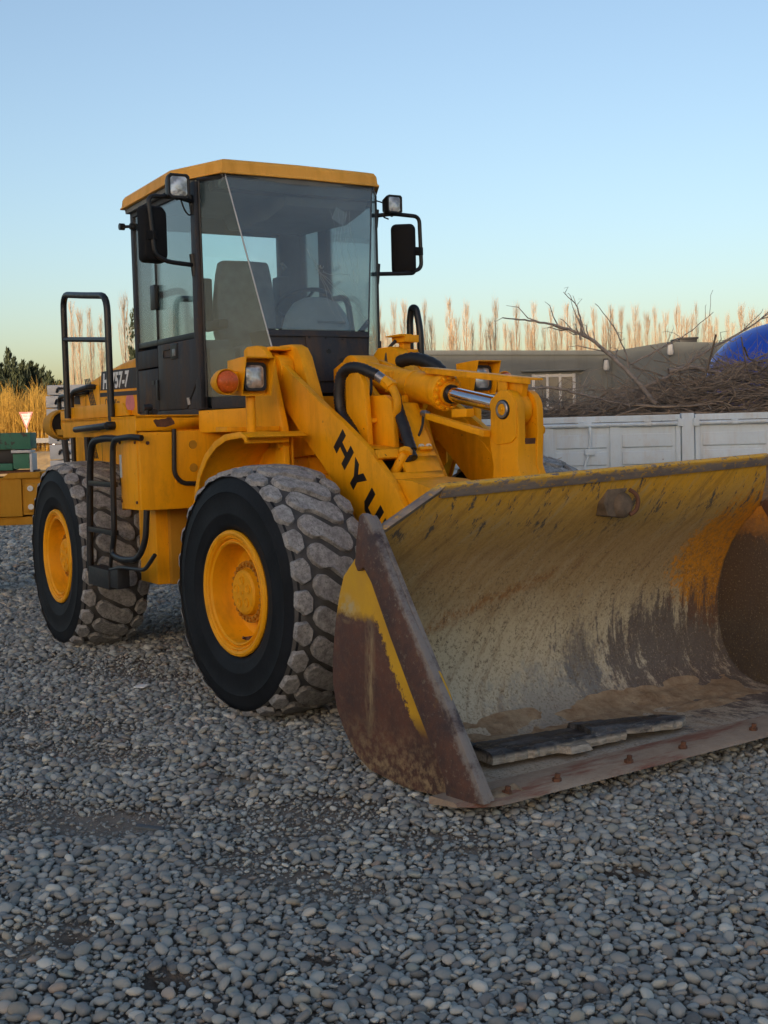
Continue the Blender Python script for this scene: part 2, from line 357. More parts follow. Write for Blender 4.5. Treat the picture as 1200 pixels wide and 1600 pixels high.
class MB:
    def __init__(s): s.b = bmesh.new()
    def face(s, pts):
        return s.b.faces.new([s.b.verts.new(p) for p in pts])
    def box(s, a, c, taper=None):
        x0, y0, z0 = a; x1, y1, z1 = c
        v = [s.b.verts.new(p) for p in ((x0, y0, z0), (x1, y0, z0), (x1, y1, z0), (x0, y1, z0), (x0, y0, z1), (x1, y0, z1), (x1, y1, z1), (x0, y1, z1))]
        for f in ((0, 3, 2, 1), (4, 5, 6, 7), (0, 1, 5, 4), (1, 2, 6, 5), (2, 3, 7, 6), (3, 0, 4, 7)): s.b.faces.new([v[i] for i in f])
        return s
    def hexa(s, p):   # 8 corners, bottom 4 then top 4
        v = [s.b.verts.new(q) for q in p]
        for f in ((0, 3, 2, 1), (4, 5, 6, 7), (0, 1, 5, 4), (1, 2, 6, 5), (2, 3, 7, 6), (3, 0, 4, 7)): s.b.faces.new([v[i] for i in f])
        return s
    def prism(s, poly, axis, a, b):
        def P(u, v, t): return {'Y': (u, t, v), 'X': (t, u, v), 'Z': (u, v, t)}[axis]
        A = [s.b.verts.new(P(u, v, a)) for u, v in poly]; B = [s.b.verts.new(P(u, v, b)) for u, v in poly]
        s.b.faces.new(A); s.b.faces.new(B[::-1])
        n = len(poly)
        for i in range(n): s.b.faces.new((A[i], B[i], B[(i+1) % n], A[(i+1) % n]))
        return s
    def loft(s, rings, caps=True, closed=True):
        V = [[s.b.verts.new(p) for p in r] for r in rings]
        n = len(V[0]); m = n if closed else n-1
        for a, b in zip(V, V[1:]):
            for i in range(m): s.b.faces.new((a[i], a[(i+1) % n], b[(i+1) % n], b[i]))
        if caps and closed: s.b.faces.new(V[0][::-1]); s.b.faces.new(V[-1])
        return s
    def tube(s, pts, r, seg=10, fil=0, r2=None, closed=False, rib=None):
        pts = filp(pts, fil); n = len(pts); rings = []
        pt = None; nrm = None
        for i, p in enumerate(pts):
            t = (pts[min(i+1, n-1)] - pts[max(i-1, 0)])
            if t.length < 1e-9: t = Vector((0, 0, 1))
            t.normalize()
            if nrm is None:
                nrm = t.orthogonal().normalized()
            else:
                nrm = (nrm - t*nrm.dot(t)).normalized()
            bn = t.cross(nrm); rr = r if r2 is None else r + (r2-r)*i/(n-1)
            if rib: rr *= 1 + (rib if i % 2 else 0)
            rings.append([p + (nrm*math.cos(2*math.pi*k/seg) + bn*math.sin(2*math.pi*k/seg))*rr for k in range(seg)])
        return s.loft(rings)
    def lathe(s, prof, c=(0, 0, 0), axis='Y', seg=48, closed=False):
        c = Vector(c); rings = []
        for r, h in prof:
            ring = []
            for k in range(seg):
                a = 2*math.pi*k/seg; u, v = r*math.cos(a), r*math.sin(a)
                ring.append(c + Vector({'Y': (u, h, v), 'X': (h, u, v), 'Z': (u, v, h)}[axis]))
            rings.append(ring)
        V = [[s.b.verts.new(p) for p in r] for r in rings]
        pairs = list(zip(V, V[1:])) + ([(V[-1], V[0])] if closed else [])
        for a, b in pairs:
            for i in range(seg): s.b.faces.new((a[i], a[(i+1) % seg], b[(i+1) % seg], b[i]))
        if not closed:
            if prof[0][0] > 1e-6: s.b.faces.new(V[0][::-1])
            if prof[-1][0] > 1e-6: s.b.faces.new(V[-1])
        return s
    def cyl(s, a, b, r, seg=20): return s.tube([a, b], r, seg)
    def xf(s, m): bmesh.ops.transform(s.b, matrix=m, verts=s.b.verts); return s
    def build(s, name, mat, parent=None, bevel=0.0, ang=32, seg=2, smooth=True):
        b = s.b
        bmesh.ops.remove_doubles(b, verts=b.verts, dist=1e-5)
        bmesh.ops.recalc_face_normals(b, faces=b.faces)
        if bevel:
            e = [x for x in b.edges if len(x.link_faces) == 2 and x.calc_face_angle(0) > R_(ang)]
            bmesh.ops.bevel(b, geom=e, offset=bevel, segments=seg, profile=0.6, affect='EDGES', clamp_overlap=True)
        me = bpy.data.meshes.new(name); b.to_mesh(me); b.free()
        if smooth:
            me.shade_smooth(); me.set_sharp_from_angle(angle=R_(ang))
        return link(name, me, mat, parent)
def link(name, me, mat, parent=None):
    o = bpy.data.objects.new(name, me); COL.objects.link(o)
    if mat is not None and not me.materials: me.materials.append(M[mat] if isinstance(mat, str) else mat)
    if parent is not None: o.parent = parent
    return o
def thing(name, label, cat, loc=(0, 0, 0), rz=0.0, group=None):
    o = bpy.data.objects.new(name, None); COL.objects.link(o); o.location = loc; o.rotation_euler = (0, 0, rz); o.empty_display_size = 0.2
    o['label'] = label; o['category'] = cat
    if group: o['group'] = group
    return o
def tag(o, label, cat, group=None):
    o['label'] = label; o['category'] = cat
    if group: o['group'] = group
    return o
def copy_tree(o, parent=None):
    c = o.copy(); COL.objects.link(c); c.parent = parent
    for ch in list(o.children): copy_tree(ch, c)
    return c
def npmesh(name, verts, faces, mat, parent=None, smooth=False):
    me = bpy.data.meshes.new(name); nf, k = faces.shape
    me.vertices.add(len(verts)); me.vertices.foreach_set('co', np.asarray(verts, np.float32).ravel())
    me.loops.add(nf*k); me.loops.foreach_set('vertex_index', faces.astype(np.int32).ravel())
    me.polygons.add(nf); me.polygons.foreach_set('loop_start', np.arange(0, nf*k, k, dtype=np.int32))
    me.update(calc_edges=True); me.validate()
    if smooth: me.shade_smooth()
    return link(name, me, mat, parent)
def text_mesh(s, name, mat, parent, size, loc, xdir, ydir, shear=0.0, bold=0.02, squeeze=1.0, depth=0.002, align='LEFT'):
    """flat lettering: xdir is the reading direction, ydir the letter up direction"""
    cu = bpy.data.curves.new(name, 'FONT'); cu.body = s; cu.size = size; cu.shear = shear; cu.offset = bold*size; cu.extrude = depth; cu.align_x = align; cu.space_character = 1.05
    t = bpy.data.objects.new(name, cu); COL.objects.link(t)
    dg = bpy.context.evaluated_depsgraph_get(); me = bpy.data.meshes.new_from_object(t.evaluated_get(dg))
    bpy.data.objects.remove(t)
    x, y = Vector(xdir).normalized()*squeeze, Vector(ydir).normalized(); z = x.normalized().cross(y)
    L = Vector(loc)
    me.transform(Matrix(((x.x, y.x, z.x, L.x), (x.y, y.y, z.y, L.y), (x.z, y.z, z.z, L.z), (0, 0, 0, 1))))
    me.materials.clear()
    return link(name, me, mat, parent)
def at(px, py, d):
    """ground plan helper: where a direction of view meets a given depth"""
    return CAM_P + (fw + rt*((px-600)/FPX) + up*((800-py)/FPX))*d
# ------------------------------------------------------------------ ground
PATCH = [  # x, y, radius x, radius y, rotation, hollow, kind
    (1.16, -3.16, 0.34, 0.13, 0.62, 0.022, 'wet'), (0.95, -2.95, 0.7, 0.3, 0.62, 0.010, 'soil'), (1.45, -2.72, 0.40, 0.19, 0.6, 0.004, 'soil'), (1.30, -1.88, 0.24, 0.12, 0.6, 0.003, 'sand'),
    (3.05, -3.2, 0.085, 0.055, 0.4, 0.022, 'wet'), (2.60, -3.30, 0.09, 0.045, 0.5, 0.02, 'wet'), (3.25, -2.75, 0.08, 0.035, 0.6, 0.018, 'wet'), (1.9, -2.05, 0.5, 0.24, 0.7, 0.003, 'soil'),
    (2.55, -1.75, 0.34, 0.12, 0.6, 0.006, 'soil'), (-0.6, -2.2, 0.6, 0.22, 0.5, 0.006, 'soil'), (-3.1, -1.9, 0.5, 0.25, 0.4, 0.015, 'wet'), (-1.9, -1.2, 0.6, 0.25, 0.3, 0.008, 'soil'),
    (2.5, -2.4, 0.4, 0.2, 0.3, 0.003, 'soil'), (2.4, -3.6, 0.5, 0.18, 0.9, 0.006, 'soil'), (3.3, -1.4, 0.10, 0.05, 0.6, 0.015, 'wet'), (0.2, -2.3, 0.4, 0.2, 0.6, 0.004, 'soil')]
def pmask(x, y, p):
    cx, cy, rx, ry, a, h, k = p; c, s = math.cos(a), math.sin(a)
    u = ((x-cx)*c + (y-cy)*s)/rx; v = (-(x-cx)*s + (y-cy)*c)/ry
    d = np.sqrt(u*u + v*v) + 0.22*np.sin(5.1*x*1.7+3*y)+0.15*np.sin(11*y-7*x)
    return np.clip((1.25-d)/0.55, 0, 1)
def zground(x, y):
    z = 0.012*np.sin(1.7*x+0.6*y)+0.010*np.sin(2.9*y-1.1*x+1)+0.006*np.sin(6.1*x+4.3*y)
    r = np.hypot(x, y); z = z*np.clip((40-r)/20, 0, 1)
    for p in PATCH: z = z - p[5]*pmask(x, y, p)
    return z
def zbank(x, y):
    dep = (x-CAM_P.x)*math.cos(YAW)+(y-CAM_P.y)*math.sin(YAW)
    return float(np.interp(dep, [55.5, 58.6], [0, 1.05]))
def build_bank():
    rs = np.random.RandomState(5); lat = np.linspace(-42, -9, 120); deps = [54.8, 55.4, 56.0, 56.6, 57.2, 57.8, 58.4, 59.0, 60, 64, 70, 80, 95]
    V = []
    for d in deps:
        for l in lat:
            z = float(np.interp(d, [55.5, 58.6], [-.05, 1.05])) + .06*mnoise.noise(Vector((l*.8, d*.9, 3)))*(d < 62); z = z - 1.2*max(0, (l+12)/3)
            V.append((CAM_P.x+d*math.cos(YAW)+l*math.sin(YAW), CAM_P.y+d*math.sin(YAW)-l*math.cos(YAW), z))
    n = len(lat); i = np.arange(len(deps)*n).reshape(len(deps), n)
    F = np.stack([i[:-1, :-1], i[:-1, 1:], i[1:, 1:], i[1:, :-1]], -1).reshape(-1, 4)
    o = npmesh('road_bank', np.array(V), F, 'bank', smooth=True); o['kind'] = 'structure'
M['bank'] = simple('dry_grass_bank', (0.46, 0.31, 0.14), .95, 0, .35, 1.4, .3)
build_bank()
def build_ground():
    fine = np.arange(-4.0, 6.6, 0.045)
    def axis(lo, hi, c0, c1, st):
        m = np.arange(c0, c1, st); L = [c0]; q = st
        while L[-1] > lo: q *= 1.12; L.append(L[-1]-q)
        H = [m[-1]]; q = st
        while H[-1] < hi: q *= 1.12; H.append(H[-1]+q)
        return np.array(L[1:][::-1]+list(m)+H[1:])
    xs = axis(-900, 900, -3.0, 5.5, 0.045); ys = axis(-900, 900, -4.6, 0.5, 0.045)
    Xg, Yg = np.meshgrid(xs, ys, indexing='ij'); Zg = zground(Xg, Yg)-0.006
    v = np.stack([Xg, Yg, Zg], -1).reshape(-1, 3); nx, ny = len(xs), len(ys)
    i = np.arange(nx*ny).reshape(nx, ny)
    f = np.stack([i[:-1, :-1], i[1:, :-1], i[1:, 1:], i[:-1, 1:]], -1).reshape(-1, 4)
    o = npmesh('ground', v, f, 'ground', smooth=True); o['kind'] = 'structure'
    x, y = v[:, 0], v[:, 1]
    A = {'soil': np.zeros(len(v)), 'wet': np.zeros(len(v)), 'sand': np.zeros(len(v))}
    A['soil'][(np.abs(x-1.2) < 4.2+1) & (y > -5) & (y < 1)] = 0.75
    for p in PATCH:
        m = pmask(x, y, p); A['soil'] = np.maximum(A['soil'], m)
        if p[6] != 'soil': A[p[6]] = np.maximum(A[p[6]], m*(0.9 if p[6] == 'wet' else 0.7))
    dx, dy = x-CAM_P.x, y-CAM_P.y; dep = dx*fw.x+dy*fw.y
    A['sand'] = np.maximum(A['sand'], np.clip((dep-30)/15, 0, 1)*0.8)
    for k, q in A.items():
        a = o.data.attributes.new(k, 'FLOAT', 'POINT'); a.data.foreach_set('value', q.astype(np.float32))
    return o
build_ground()

def build_gravel():
    rs = np.random.RandomState(3)
    # pebble shapes, kept as hidden-free sources through Geometry Nodes' own mesh primitives is limiting, so one mesh per shape
    shapes = []
    for k in range(7):
        b = bmesh.new(); bmesh.ops.create_icosphere(b, subdivisions=2, radius=1)
        for v in b.verts:
            n = mnoise.noise(v.co*1.1+Vector((k*7.3, 2, 1)))*0.30 + mnoise.noise(v.co*2.3+Vector((k*3.3, 9, 4)))*0.10
            v.co *= 1+n
            v.co.x *= 1.0; v.co.y *= (0.78, 0.68, 0.86, 0.6, 0.8, 0.72, 0.9)[k]; v.co.z *= (0.5, 0.42, 0.6, 0.36, 0.5, 0.62, 0.44)[k]
        me = bpy.data.meshes.new('pebble_shape'); b.to_mesh(me); b.free(); me.shade_smooth(); me.materials.append(M['pebble']); shapes.append(me)
    # points: dense near the camera, thinner further away
    P = []
    for d0, d1, den, sz in ((1.9, 5.5, 9000, .95), (5.5, 9.0, 6600, 1.0), (9.0, 15, 1700, 1.3), (15, 26, 420, 1.9), (26, 44, 90, 3.0)):
        hw1 = 3.2+0.50*d1; N = int(den*(d1-d0)*2*hw1)
        d = rs.uniform(d0, d1, N); l = rs.uniform(-hw1, hw1, N); k = (np.abs(l) < 1.0+0.36*d) | ((np.abs(l) < 3.2+0.50*d) & (rs.rand(N) < .62)); d, l = d[k], l[k]
        hx, hy = math.cos(YAW), math.sin(YAW)
        x = CAM_P.x + d*hx + l*hy; y = CAM_P.y + d*hy - l*hx
        s = np.clip(np.exp(rs.normal(math.log(0.0108), 0.44, len(d))), 0.0045, 0.031)*sz
        lay = np.ones(len(d))
        if d1 <= 9.0:      # settle the near stones so that they lie side by side, biggest first, on a bed of small ones
            order = np.argsort(-s); grid = {}; ok = np.zeros(len(s), bool); cs = 0.05; f_ = 0.80
            gx, gy = (x/cs).astype(int), (y/cs).astype(int)
            for i in order:
                a0, b0_, hit = gx[i], gy[i], False
                for q in ((0, 0), (1, 0), (-1, 0), (0, 1), (0, -1), (1, 1), (1, -1), (-1, 1), (-1, -1)):
                    for j in grid.get((a0+q[0], b0_+q[1]), ()):
                        if (x[i]-x[j])**2+(y[i]-y[j])**2 < (f_*.86*(s[i]+s[j]))**2: hit = True; break
                    if hit: break
                if not hit: ok[i] = True; grid.setdefault((a0, b0_), []).append(i)
            m = int(ok.sum()*.9); bed = rs.choice(np.nonzero(~ok)[0], min(m, int((~ok).sum())), replace=False)
            s[bed] = np.minimum(s[bed], rs.uniform(.005, .010, len(bed))); lay[bed] = 0
            sel = np.concatenate([np.nonzero(ok)[0], bed]); x, y, s, lay = x[sel], y[sel], s[sel], lay[sel]
        P.append(np.stack([x, y, s, lay], -1))
    P = np.concatenate(P)
    x, y, s, lay = P.T
    keep = np.ones(len(x), bool); u = rs.rand(len(x)); sink = np.zeros(len(x))
    for p in PATCH:
        m = pmask(x, y, p)
        if p[6] == 'wet': keep &= ~((m > 0.55) & (u < 0.45)); s = s*(1-0.3*m)
        elif p[6] == 'sand': keep &= ~((m > 0.5) & (u < 0.55)); sink += m*0.008
        else: sink += m*0.006*(u < .8); keep &= ~((m > 0.45) & (u < 0.20)); s = s*(1-0.3*m)
    # keep pebbles from poking into the tyres and bucket
    keep &= ~((x > 1.35) & (x < 2.5) & (np.abs(y) < 1.52) & (u < 0.0))
    x, y, s, sink, u, lay = x[keep], y[keep], s[keep], sink[keep], u[keep], lay[keep]
    n = len(x)
    z = zground(x, y) + s*np.where(lay > 0, 0.50, 0.2) + rs.uniform(0, 0.007, n)*lay - sink
    rot = np.stack([rs.normal(0, 0.30, n), rs.normal(0, 0.30, n), rs.uniform(0, 6.283, n)], -1)
    idx = rs.randint(0, len(shapes), n)
    me = bpy.data.meshes.new('gravel'); me.vertices.add(n); me.vertices.foreach_set('co', np.stack([x, y, z], -1).astype(np.float32).ravel())
    for nm, ty, dat in (('rot', 'FLOAT_VECTOR', rot), ('scl', 'FLOAT', s), ('idx', 'INT', idx)):
        a = me.attributes.new(nm, ty, 'POINT')
        a.data.foreach_set('vector' if ty == 'FLOAT_VECTOR' else 'value', np.asarray(dat, np.int32 if ty == 'INT' else np.float32).ravel())
    o = bpy.data.objects.new('gravel', me); COL.objects.link(o)
    o['kind'] = 'stuff'; o['label'] = 'grey blue rounded river pebbles covering the yard'; o['category'] = 'gravel'
    src = bpy.data.collections.new('pebble_shapes')
    ng = bpy.data.node_groups.new('scatter_pebbles', 'GeometryNodeTree')
    ng.interface.new_socket('Geometry', in_out='INPUT', socket_type='NodeSocketGeometry'); ng.interface.new_socket('Geometry', in_out='OUTPUT', socket_type='NodeSocketGeometry')
    N = ng.nodes.new; L = ng.links.new
    gi, go = N('NodeGroupInput'), N('NodeGroupOutput'); iop = N('GeometryNodeInstanceOnPoints')
    ci = N('GeometryNodeCollectionInfo'); ci.inputs[0].default_value = src; ci.inputs['Separate Children'].default_value = True; ci.inputs['Reset Children'].default_value = True
    for k, mesh in enumerate(shapes):
        so_ = bpy.data.objects.new('pebble_shape', mesh); src.objects.link(so_)
    def attr(nm, ty):
        q = N('GeometryNodeInputNamedAttribute'); q.data_type = ty; q.inputs[0].default_value = nm; return q.outputs[0]
    L(gi.outputs[0], iop.inputs['Points']); L(ci.outputs[0], iop.inputs['Instance']); iop.inputs['Pick Instance'].default_value = True
    L(attr('idx', 'INT'), iop.inputs['Instance Index']); L(attr('rot', 'FLOAT_VECTOR'), iop.inputs['Rotation']); L(attr('scl', 'FLOAT'), iop.inputs['Scale'])
    L(iop.outputs[0], go.inputs[0])
    o.modifiers.new('scatter', 'NODES').node_group = ng
    print('pebbles', n)
build_gravel()
# ------------------------------------------------------------------ WHEEL LOADER (X forward, Y to its left, front axle over the origin)
LD = thing('wheel_loader', 'large yellow wheel loader with glass cab and wide worn bucket parked on the gravel', 'wheel loader')
ART = -0.086
JX = -1.525
def rear_part(o):
    o.rotation_euler = (0, 0, ART); o.location = (JX - JX*math.cos(ART), -JX*math.sin(ART), 0); return o

# ---- wheels
TR, TW, ZC = 0.758, 0.267, 0.743
def tyre_r(v):            # carcass radius under the tread at offset v from the centre plane
    return 0.728 - 0.020*(abs(v)/0.24)**2.4
def tyre_bm():
    m = MB()
    prof = [(0.37, 0.215), (0.385, 0.248), (0.42, 0.262), (0.47, 0.270), (0.475, 0.2725), (0.482, 0.270), (0.55, 0.275), (0.60, 0.2725), (0.605, 0.275), (0.612, 0.2715), (0.66, 0.262), (0.695, 0.250), (0.708, 0.238)]
    full = [(r, -h) for r, h in prof] + [(tyre_r(v), v) for v in (-0.2, -0.12, -0.04, 0.04, 0.12, 0.2)] + [(r, h) for r, h in prof[::-1]]
    full += [(0.36, 0.20), (0.36, -0.20)]
    m.lathe(full, seg=96, closed=True); return m
def smooth_poly(pl, r=0.022, n=3):
    out = []; k = len(pl)
    for i in range(k):
        a, b, c = Vector(pl[i-1]), Vector(pl[i]), Vector(pl[(i+1) % k])
        d1, d2 = a-b, c-b; rr = min(r, d1.length*.42, d2.length*.42); p, q = b+d1.normalized()*rr, b+d2.normalized()*rr
        for j in range(n+1):
            t = j/n; out.append(p*(1-t)**2+b*2*t*(1-t)+q*t*t)
    return out
def tread_bm(seed):
    rs = random.Random(seed); m = MB(); N = 26; pitch = 2*math.pi/N; Rm = 0.74
    Zb = [(-.152, .036), (-.136, .080), (-.104, .098), (-.066, .094), (.034, .036), (.058, .034), (.090, .046), (.130, .022), (.153, -.020), (.144, -.066), (.112, -.098), (.076, -.098), (-.038, -.034), (-.062, -.046), (-.104, -.044), (-.146, -.006)]
    So = [(-.262, -.030), (-.256, .050), (-.200, .076), (-.166, .036), (-.172, -.042), (-.214, -.072)]
    Si = [(-x, -y) for x, y in So]
    rows = [(Zb, 0.0), (So, -0.080), (Si, 0.080)]
    for k in range(N):
        for pl, off in rows:
            jt = 0.0035
            pts = smooth_poly([(a+rs.uniform(-jt, jt), b-.24*a+rs.uniform(-jt, jt)) for a, b in pl], .009, 2)
            cx = sum(p.x for p in pts)/len(pts); cy = sum(p.y for p in pts)/len(pts)
            def ring(scale, inset, top, extra=0.0):
                out = []
                for p in pts:
                    d = Vector((p.x-cx, p.y-cy)); L = d.length; d = d*(max(L-inset, 0.002)/L)*scale
                    v, u = cx+d.x, cy+d.y
                    ang = k*pitch + (u+off)/Rm
                    av = min(abs(v), 0.25)
                    r = (0.757 - 0.030*(av/0.25)**2.6 + extra) if top else tyre_r(min(av, .24)) - 0.01
                    out.append((r*math.cos(ang), v, r*math.sin(ang)))
                return out
            b0, b1, b2 = ring(1.03, -0.006, False), ring(1.0, 0.000, True, -0.004), ring(1.0, 0.0045, True)
            m.loft([b0, b1, b2], caps=False)
            V = [m.b.verts.new(p) for p in b2]
            f_ = m.b.faces.new(V); bmesh.ops.triangulate(m.b, faces=[f_], ngon_method='EAR_CLIP')
    n0 = len(m.b.faces)
    prof = [(tyre_r(v)+.0015, v) for v in [-.262+.524*i/14 for i in range(15)]]
    prof = [(r-(.012 if abs(v) > .25 else 0), v) for r, v in prof]
    k0 = set(m.b.faces); m.lathe(prof, seg=96, closed=False)
    for f_ in m.b.faces:
        if f_ not in k0: f_.material_index = 1
    caps = [f_ for f_ in m.b.faces if len(f_.verts) > 60]; bmesh.ops.delete(m.b, geom=caps, context='FACES')
    return m
def make_wheel():
    # the disc and drum of the rim is the wheel itself
    m = MB()
    m.lathe([(0.296, 0.240), (0.306, 0.250), (0.312, 0.246), (0.316, 0.236), (0.322, 0.236), (0.327, 0.252), (0.334, 0.2585), (0.340, 0.252), (0.344, 0.260), (0.358, 0.2665), (0.372, 0.262), (0.378, 0.250), (0.374, 0.235), (0.362, 0.21), (0.36, -0.22), (0.37, -0.255), (0.33, -0.255), (0.30, -0.2), (0.15, -0.05), (0.15, 0.05),
             (0.185, 0.075), (0.235, 0.085), (0.268, 0.098), (0.283, 0.125), (0.288, 0.19)], seg=72, closed=True)
    w_ = m.build('wheel', 'yellow_rim', LD, ang=28)
    tyre_bm().build('tyre', 'tyre_side', w_, ang=50)
    td = tread_bm(2).build('tread', 'tread', w_, ang=22); td.data.materials.append(M['groove'])
    h = MB(); h.lathe([(0.0, 0.05), (0.188, 0.05), (0.188, 0.150), (0.142, 0.153), (0.134, 0.186), (0.120, 0.197), (0.0, 0.200)], seg=56)
    for k in range(5):
        a = 2*math.pi*k/5+0.3; h.lathe([(0.029, 0.197), (0.029, 0.204), (0.021, 0.204), (0.017, 0.197)], (0.072*math.cos(a), 0, 0.072*math.sin(a)), seg=16)
    h.lathe([(0.012, 0.197), (0.010, 0.207), (0.0, 0.207)], seg=12)
    h.build('hub', 'yellow_rim', w_, ang=28)
    b = MB(); b.lathe([(.146, .1535), (.146, .158), (.187, .155), (.187, .1505)], seg=56, closed=True)
    for k in range(26):
        a = 2*math.pi*k/26; b.lathe([(0.0125, 0.150), (0.0125, 0.172), (0.0, 0.173)], (0.166*math.cos(a), 0, 0.166*math.sin(a)), seg=6)
    b.build('bolt_ring', 'bolt_rust', w_)
    v = MB(); v.tube([(.03, .10, -.285), (.03, .16, -.29), (.02, .20, -.27)], .008, 8); v.prism([(-.05, -.286), (.03, -.293), (.05, -.272), (-.02, -.262)], 'Y', .12, .18); v.build('valve', 'rusty', w_)
    return w_
WH = make_wheel()
def place_wheel(o, x, side, rear, spin):
    o.location = (x, side*0.996, ZC); o.rotation_mode = 'XYZ'
    base = Matrix.Translation((x, side*0.996, ZC)) @ Matrix.Rotation(math.pi if side < 0 else 0, 4, 'Z') @ Matrix.Rotation(spin, 4, 'Y')
    if rear: base = Matrix.Translation((JX, 0, 0)) @ Matrix.Rotation(ART, 4, 'Z') @ Matrix.Translation((-JX, 0, 0)) @ base
    o.matrix_local = base
place_wheel(WH, 0, -1, False, 0.05)
for x, sd_, rr, sp in ((0, 1, False, 0.9), (-3.05, -1, True, 0.37), (-3.05, 1, True, 1.7)):
    place_wheel(copy_tree(WH, LD), x, sd_, rr, sp)

# ---- front frame, axle, towers
f = MB(); f.box((-1.35, -0.40, 0.62), (-0.05, 0.40, 1.40)); f.prism([(-1.35, 1.40), (-.45, 1.40), (-0.50, 1.62), (-1.30, 1.66)], 'Y', -0.40, 0.40)
f.box((-0.25, -0.36, 0.45), (0.28, 0.36, 0.75))
FF = f.build('front_frame', 'yellow', LD, 0.012)
a = MB(); a.tube([(0, -0.98, ZC), (0, 0.98, ZC)], 0.17, 24); a.lathe([(0, -.2), (0.30, -0.2), (0.34, 0), (0.30, .2), (0, .2)], (0, 0, ZC), 'Y', 28); a.build('front_axle', 'yellow_old', LD)
TWP = [(-.86, 1.60), (-.38, 1.60), (-.39, 1.72), (-.52, 2.10), (-.57, 2.205), (-.63, 2.25), (-.70, 2.262), (-.82, 2.262), (-.86, 2.24)]
TIN = [(-.80, 1.50), (-.20, 1.55), (-.32, 1.88), (-.40, 2.06), (-.45, 2.18), (-.50, 2.24), (-.57, 2.265), (-.72, 2.265), (-.80, 2.20)]
for s in (-1, 1):
    t = MB(); y = sorted((s*0.595, s*0.645)); t.prism(TWP, 'Y', *y)
    y = sorted((s*0.360, s*0.455)); t.prism(TIN, 'Y', *y)
    t.box((-.80, min(s*.44, s*.60), 1.55), (-.72, max(s*.44, s*.60), 2.235)); t.box((-.74, min(s*.44, s*.60), 2.225), (-.56, max(s*.44, s*.60), 2.250))
    tw = t.build('tower', 'yellow', LD, 0.010)
    p = MB(); p.cyl((-.62, s*0.40, 2.10), (-.62, s*0.655, 2.10), 0.055, 24); p.cyl((-.62, s*0.46, 2.10), (-.62, s*0.56, 2.10), 0.10, 28); p.build('pivot_pin', 'yellow', tw, 0.004)
    if s < 0:
        
        for x in (-.55, -.46): p = MB(); p.cyl((x, s*0.645, 1.72), (x, s*0.657, 1.72), 0.011, 6); p.build('bolt', 'rusty', tw)

# ---- lift arms
ARM = [(-.74, 2.10), (-.73, 2.18), (-.68, 2.225), (-.635, 2.205), (-.611, 2.183), (-.395, 2.051), (-.172, 1.920), (-.015, 1.831), (.138, 1.748), (.259, 1.676), (.377, 1.604), (.454, 1.549), (.53, 1.489), (.61, 1.422), (.671, 1.368), (.718, 1.306), (.759, 1.252), (.90, 1.02), (1.08, .75), (1.20, .55), (1.18, .36), (1.08, .30), (.97, .38),
       (.84, .62), (.63, .88), (.40, 1.087), (.236, 1.203), (.068, 1.347), (-.099, 1.493), (-.221, 1.589), (-.36, 1.713), (-.495, 1.832), (-.559, 1.963), (-.68, 2.03)]
GLY = {'H': [[(0, 0), (.28, 0), (.28, .38), (.72, .38), (.72, 0), (1, 0), (1, 1), (.72, 1), (.72, .62), (.28, .62), (.28, 1), (0, 1)]],
       'Y': [[(.36, 0), (.64, 0), (.64, .42), (1, 1), (.69, 1), (.5, .66), (.31, 1), (0, 1), (.36, .42)]],
       'U': [[(0, .22), (.2, 0), (.8, 0), (1, .22), (1, 1), (.72, 1), (.72, .25), (.28, .25), (.28, 1), (0, 1)]],
       'N': [[(0, 0), (.27, 0), (.27, .55), (.7, 0), (1, 0), (1, 1), (.73, 1), (.73, .45), (.3, 1), (0, 1)]],
       'D': [[(0, 0), (.75, 0), (1, .25), (1, .75), (.75, 1), (0, 1)]], 'A': [[(0, 0), (.28, 0), (.36, .22), (.64, .22), (.72, 0), (1, 0), (.66, 1), (.34, 1)]], 'I': [[(.3, 0), (.62, 0), (.62, 1), (.3, 1)]]}
for s in (-1, 1):
    m = MB(); y = sorted((s*0.502, s*0.55)); m.prism(ARM, 'Y', *y)
    if s > 0: m.prism([(-.40, 2.06), (.10, 1.72), (.55, 1.30), (.70, 1.10), (.62, 1.06), (.2, 1.36), (-.3, 1.80)], 'Y', 0.494, 0.503)
    ar = m.build('lift_arm', 'yellow', LD, 0.008)
    if s < 0:
        # big black lettering running down the arm
        L = MB(); org = [(.077, 1.589), (.206, 1.420), (.371, 1.239), (.497, 1.062), (.60, .88), (.69, .72), (.77, .58)]
        adv = Vector((.095, -.118)); upv = Vector((.084, .087))
        for ch, (ox, oz) in zip('HYUNDAI', org):
            for pl in GLY[ch]: L.prism([(ox+adv.x*(u*1.2-.1)+upv.x*(v*1.25-.125), oz+adv.y*(u*1.2-.1)+upv.y*(v*1.25-.125)) for u, v in pl], 'Y', -0.5525, -0.549)
        L.build('lettering', 'decal_black', ar, smooth=False)

# ---- arm cross member, pedestal, sloped cover with the hose opening
def Yb(a, b): return sorted((a, b))
c = MB()
c.prism([(.60, 1.398), (.80, 1.388), (1.02, 1.335), (1.32, 1.235), (1.30, 1.19), (1.0, 1.05), (.80, 1.05), (.60, 1.2)], 'Y', -0.50, -.10); c.prism([(.80, 1.30), (1.02, 1.30), (1.32, 1.22), (1.30, 1.19), (1.0, 1.05), (.80, 1.05)], 'Y', -.10, 0.50)
c.tube([(0.86, -0.47, 1.12), (0.86, 0.47, 1.12)], 0.115, 24)
c.build('cross_member', 'yellow', LD, 0.006)
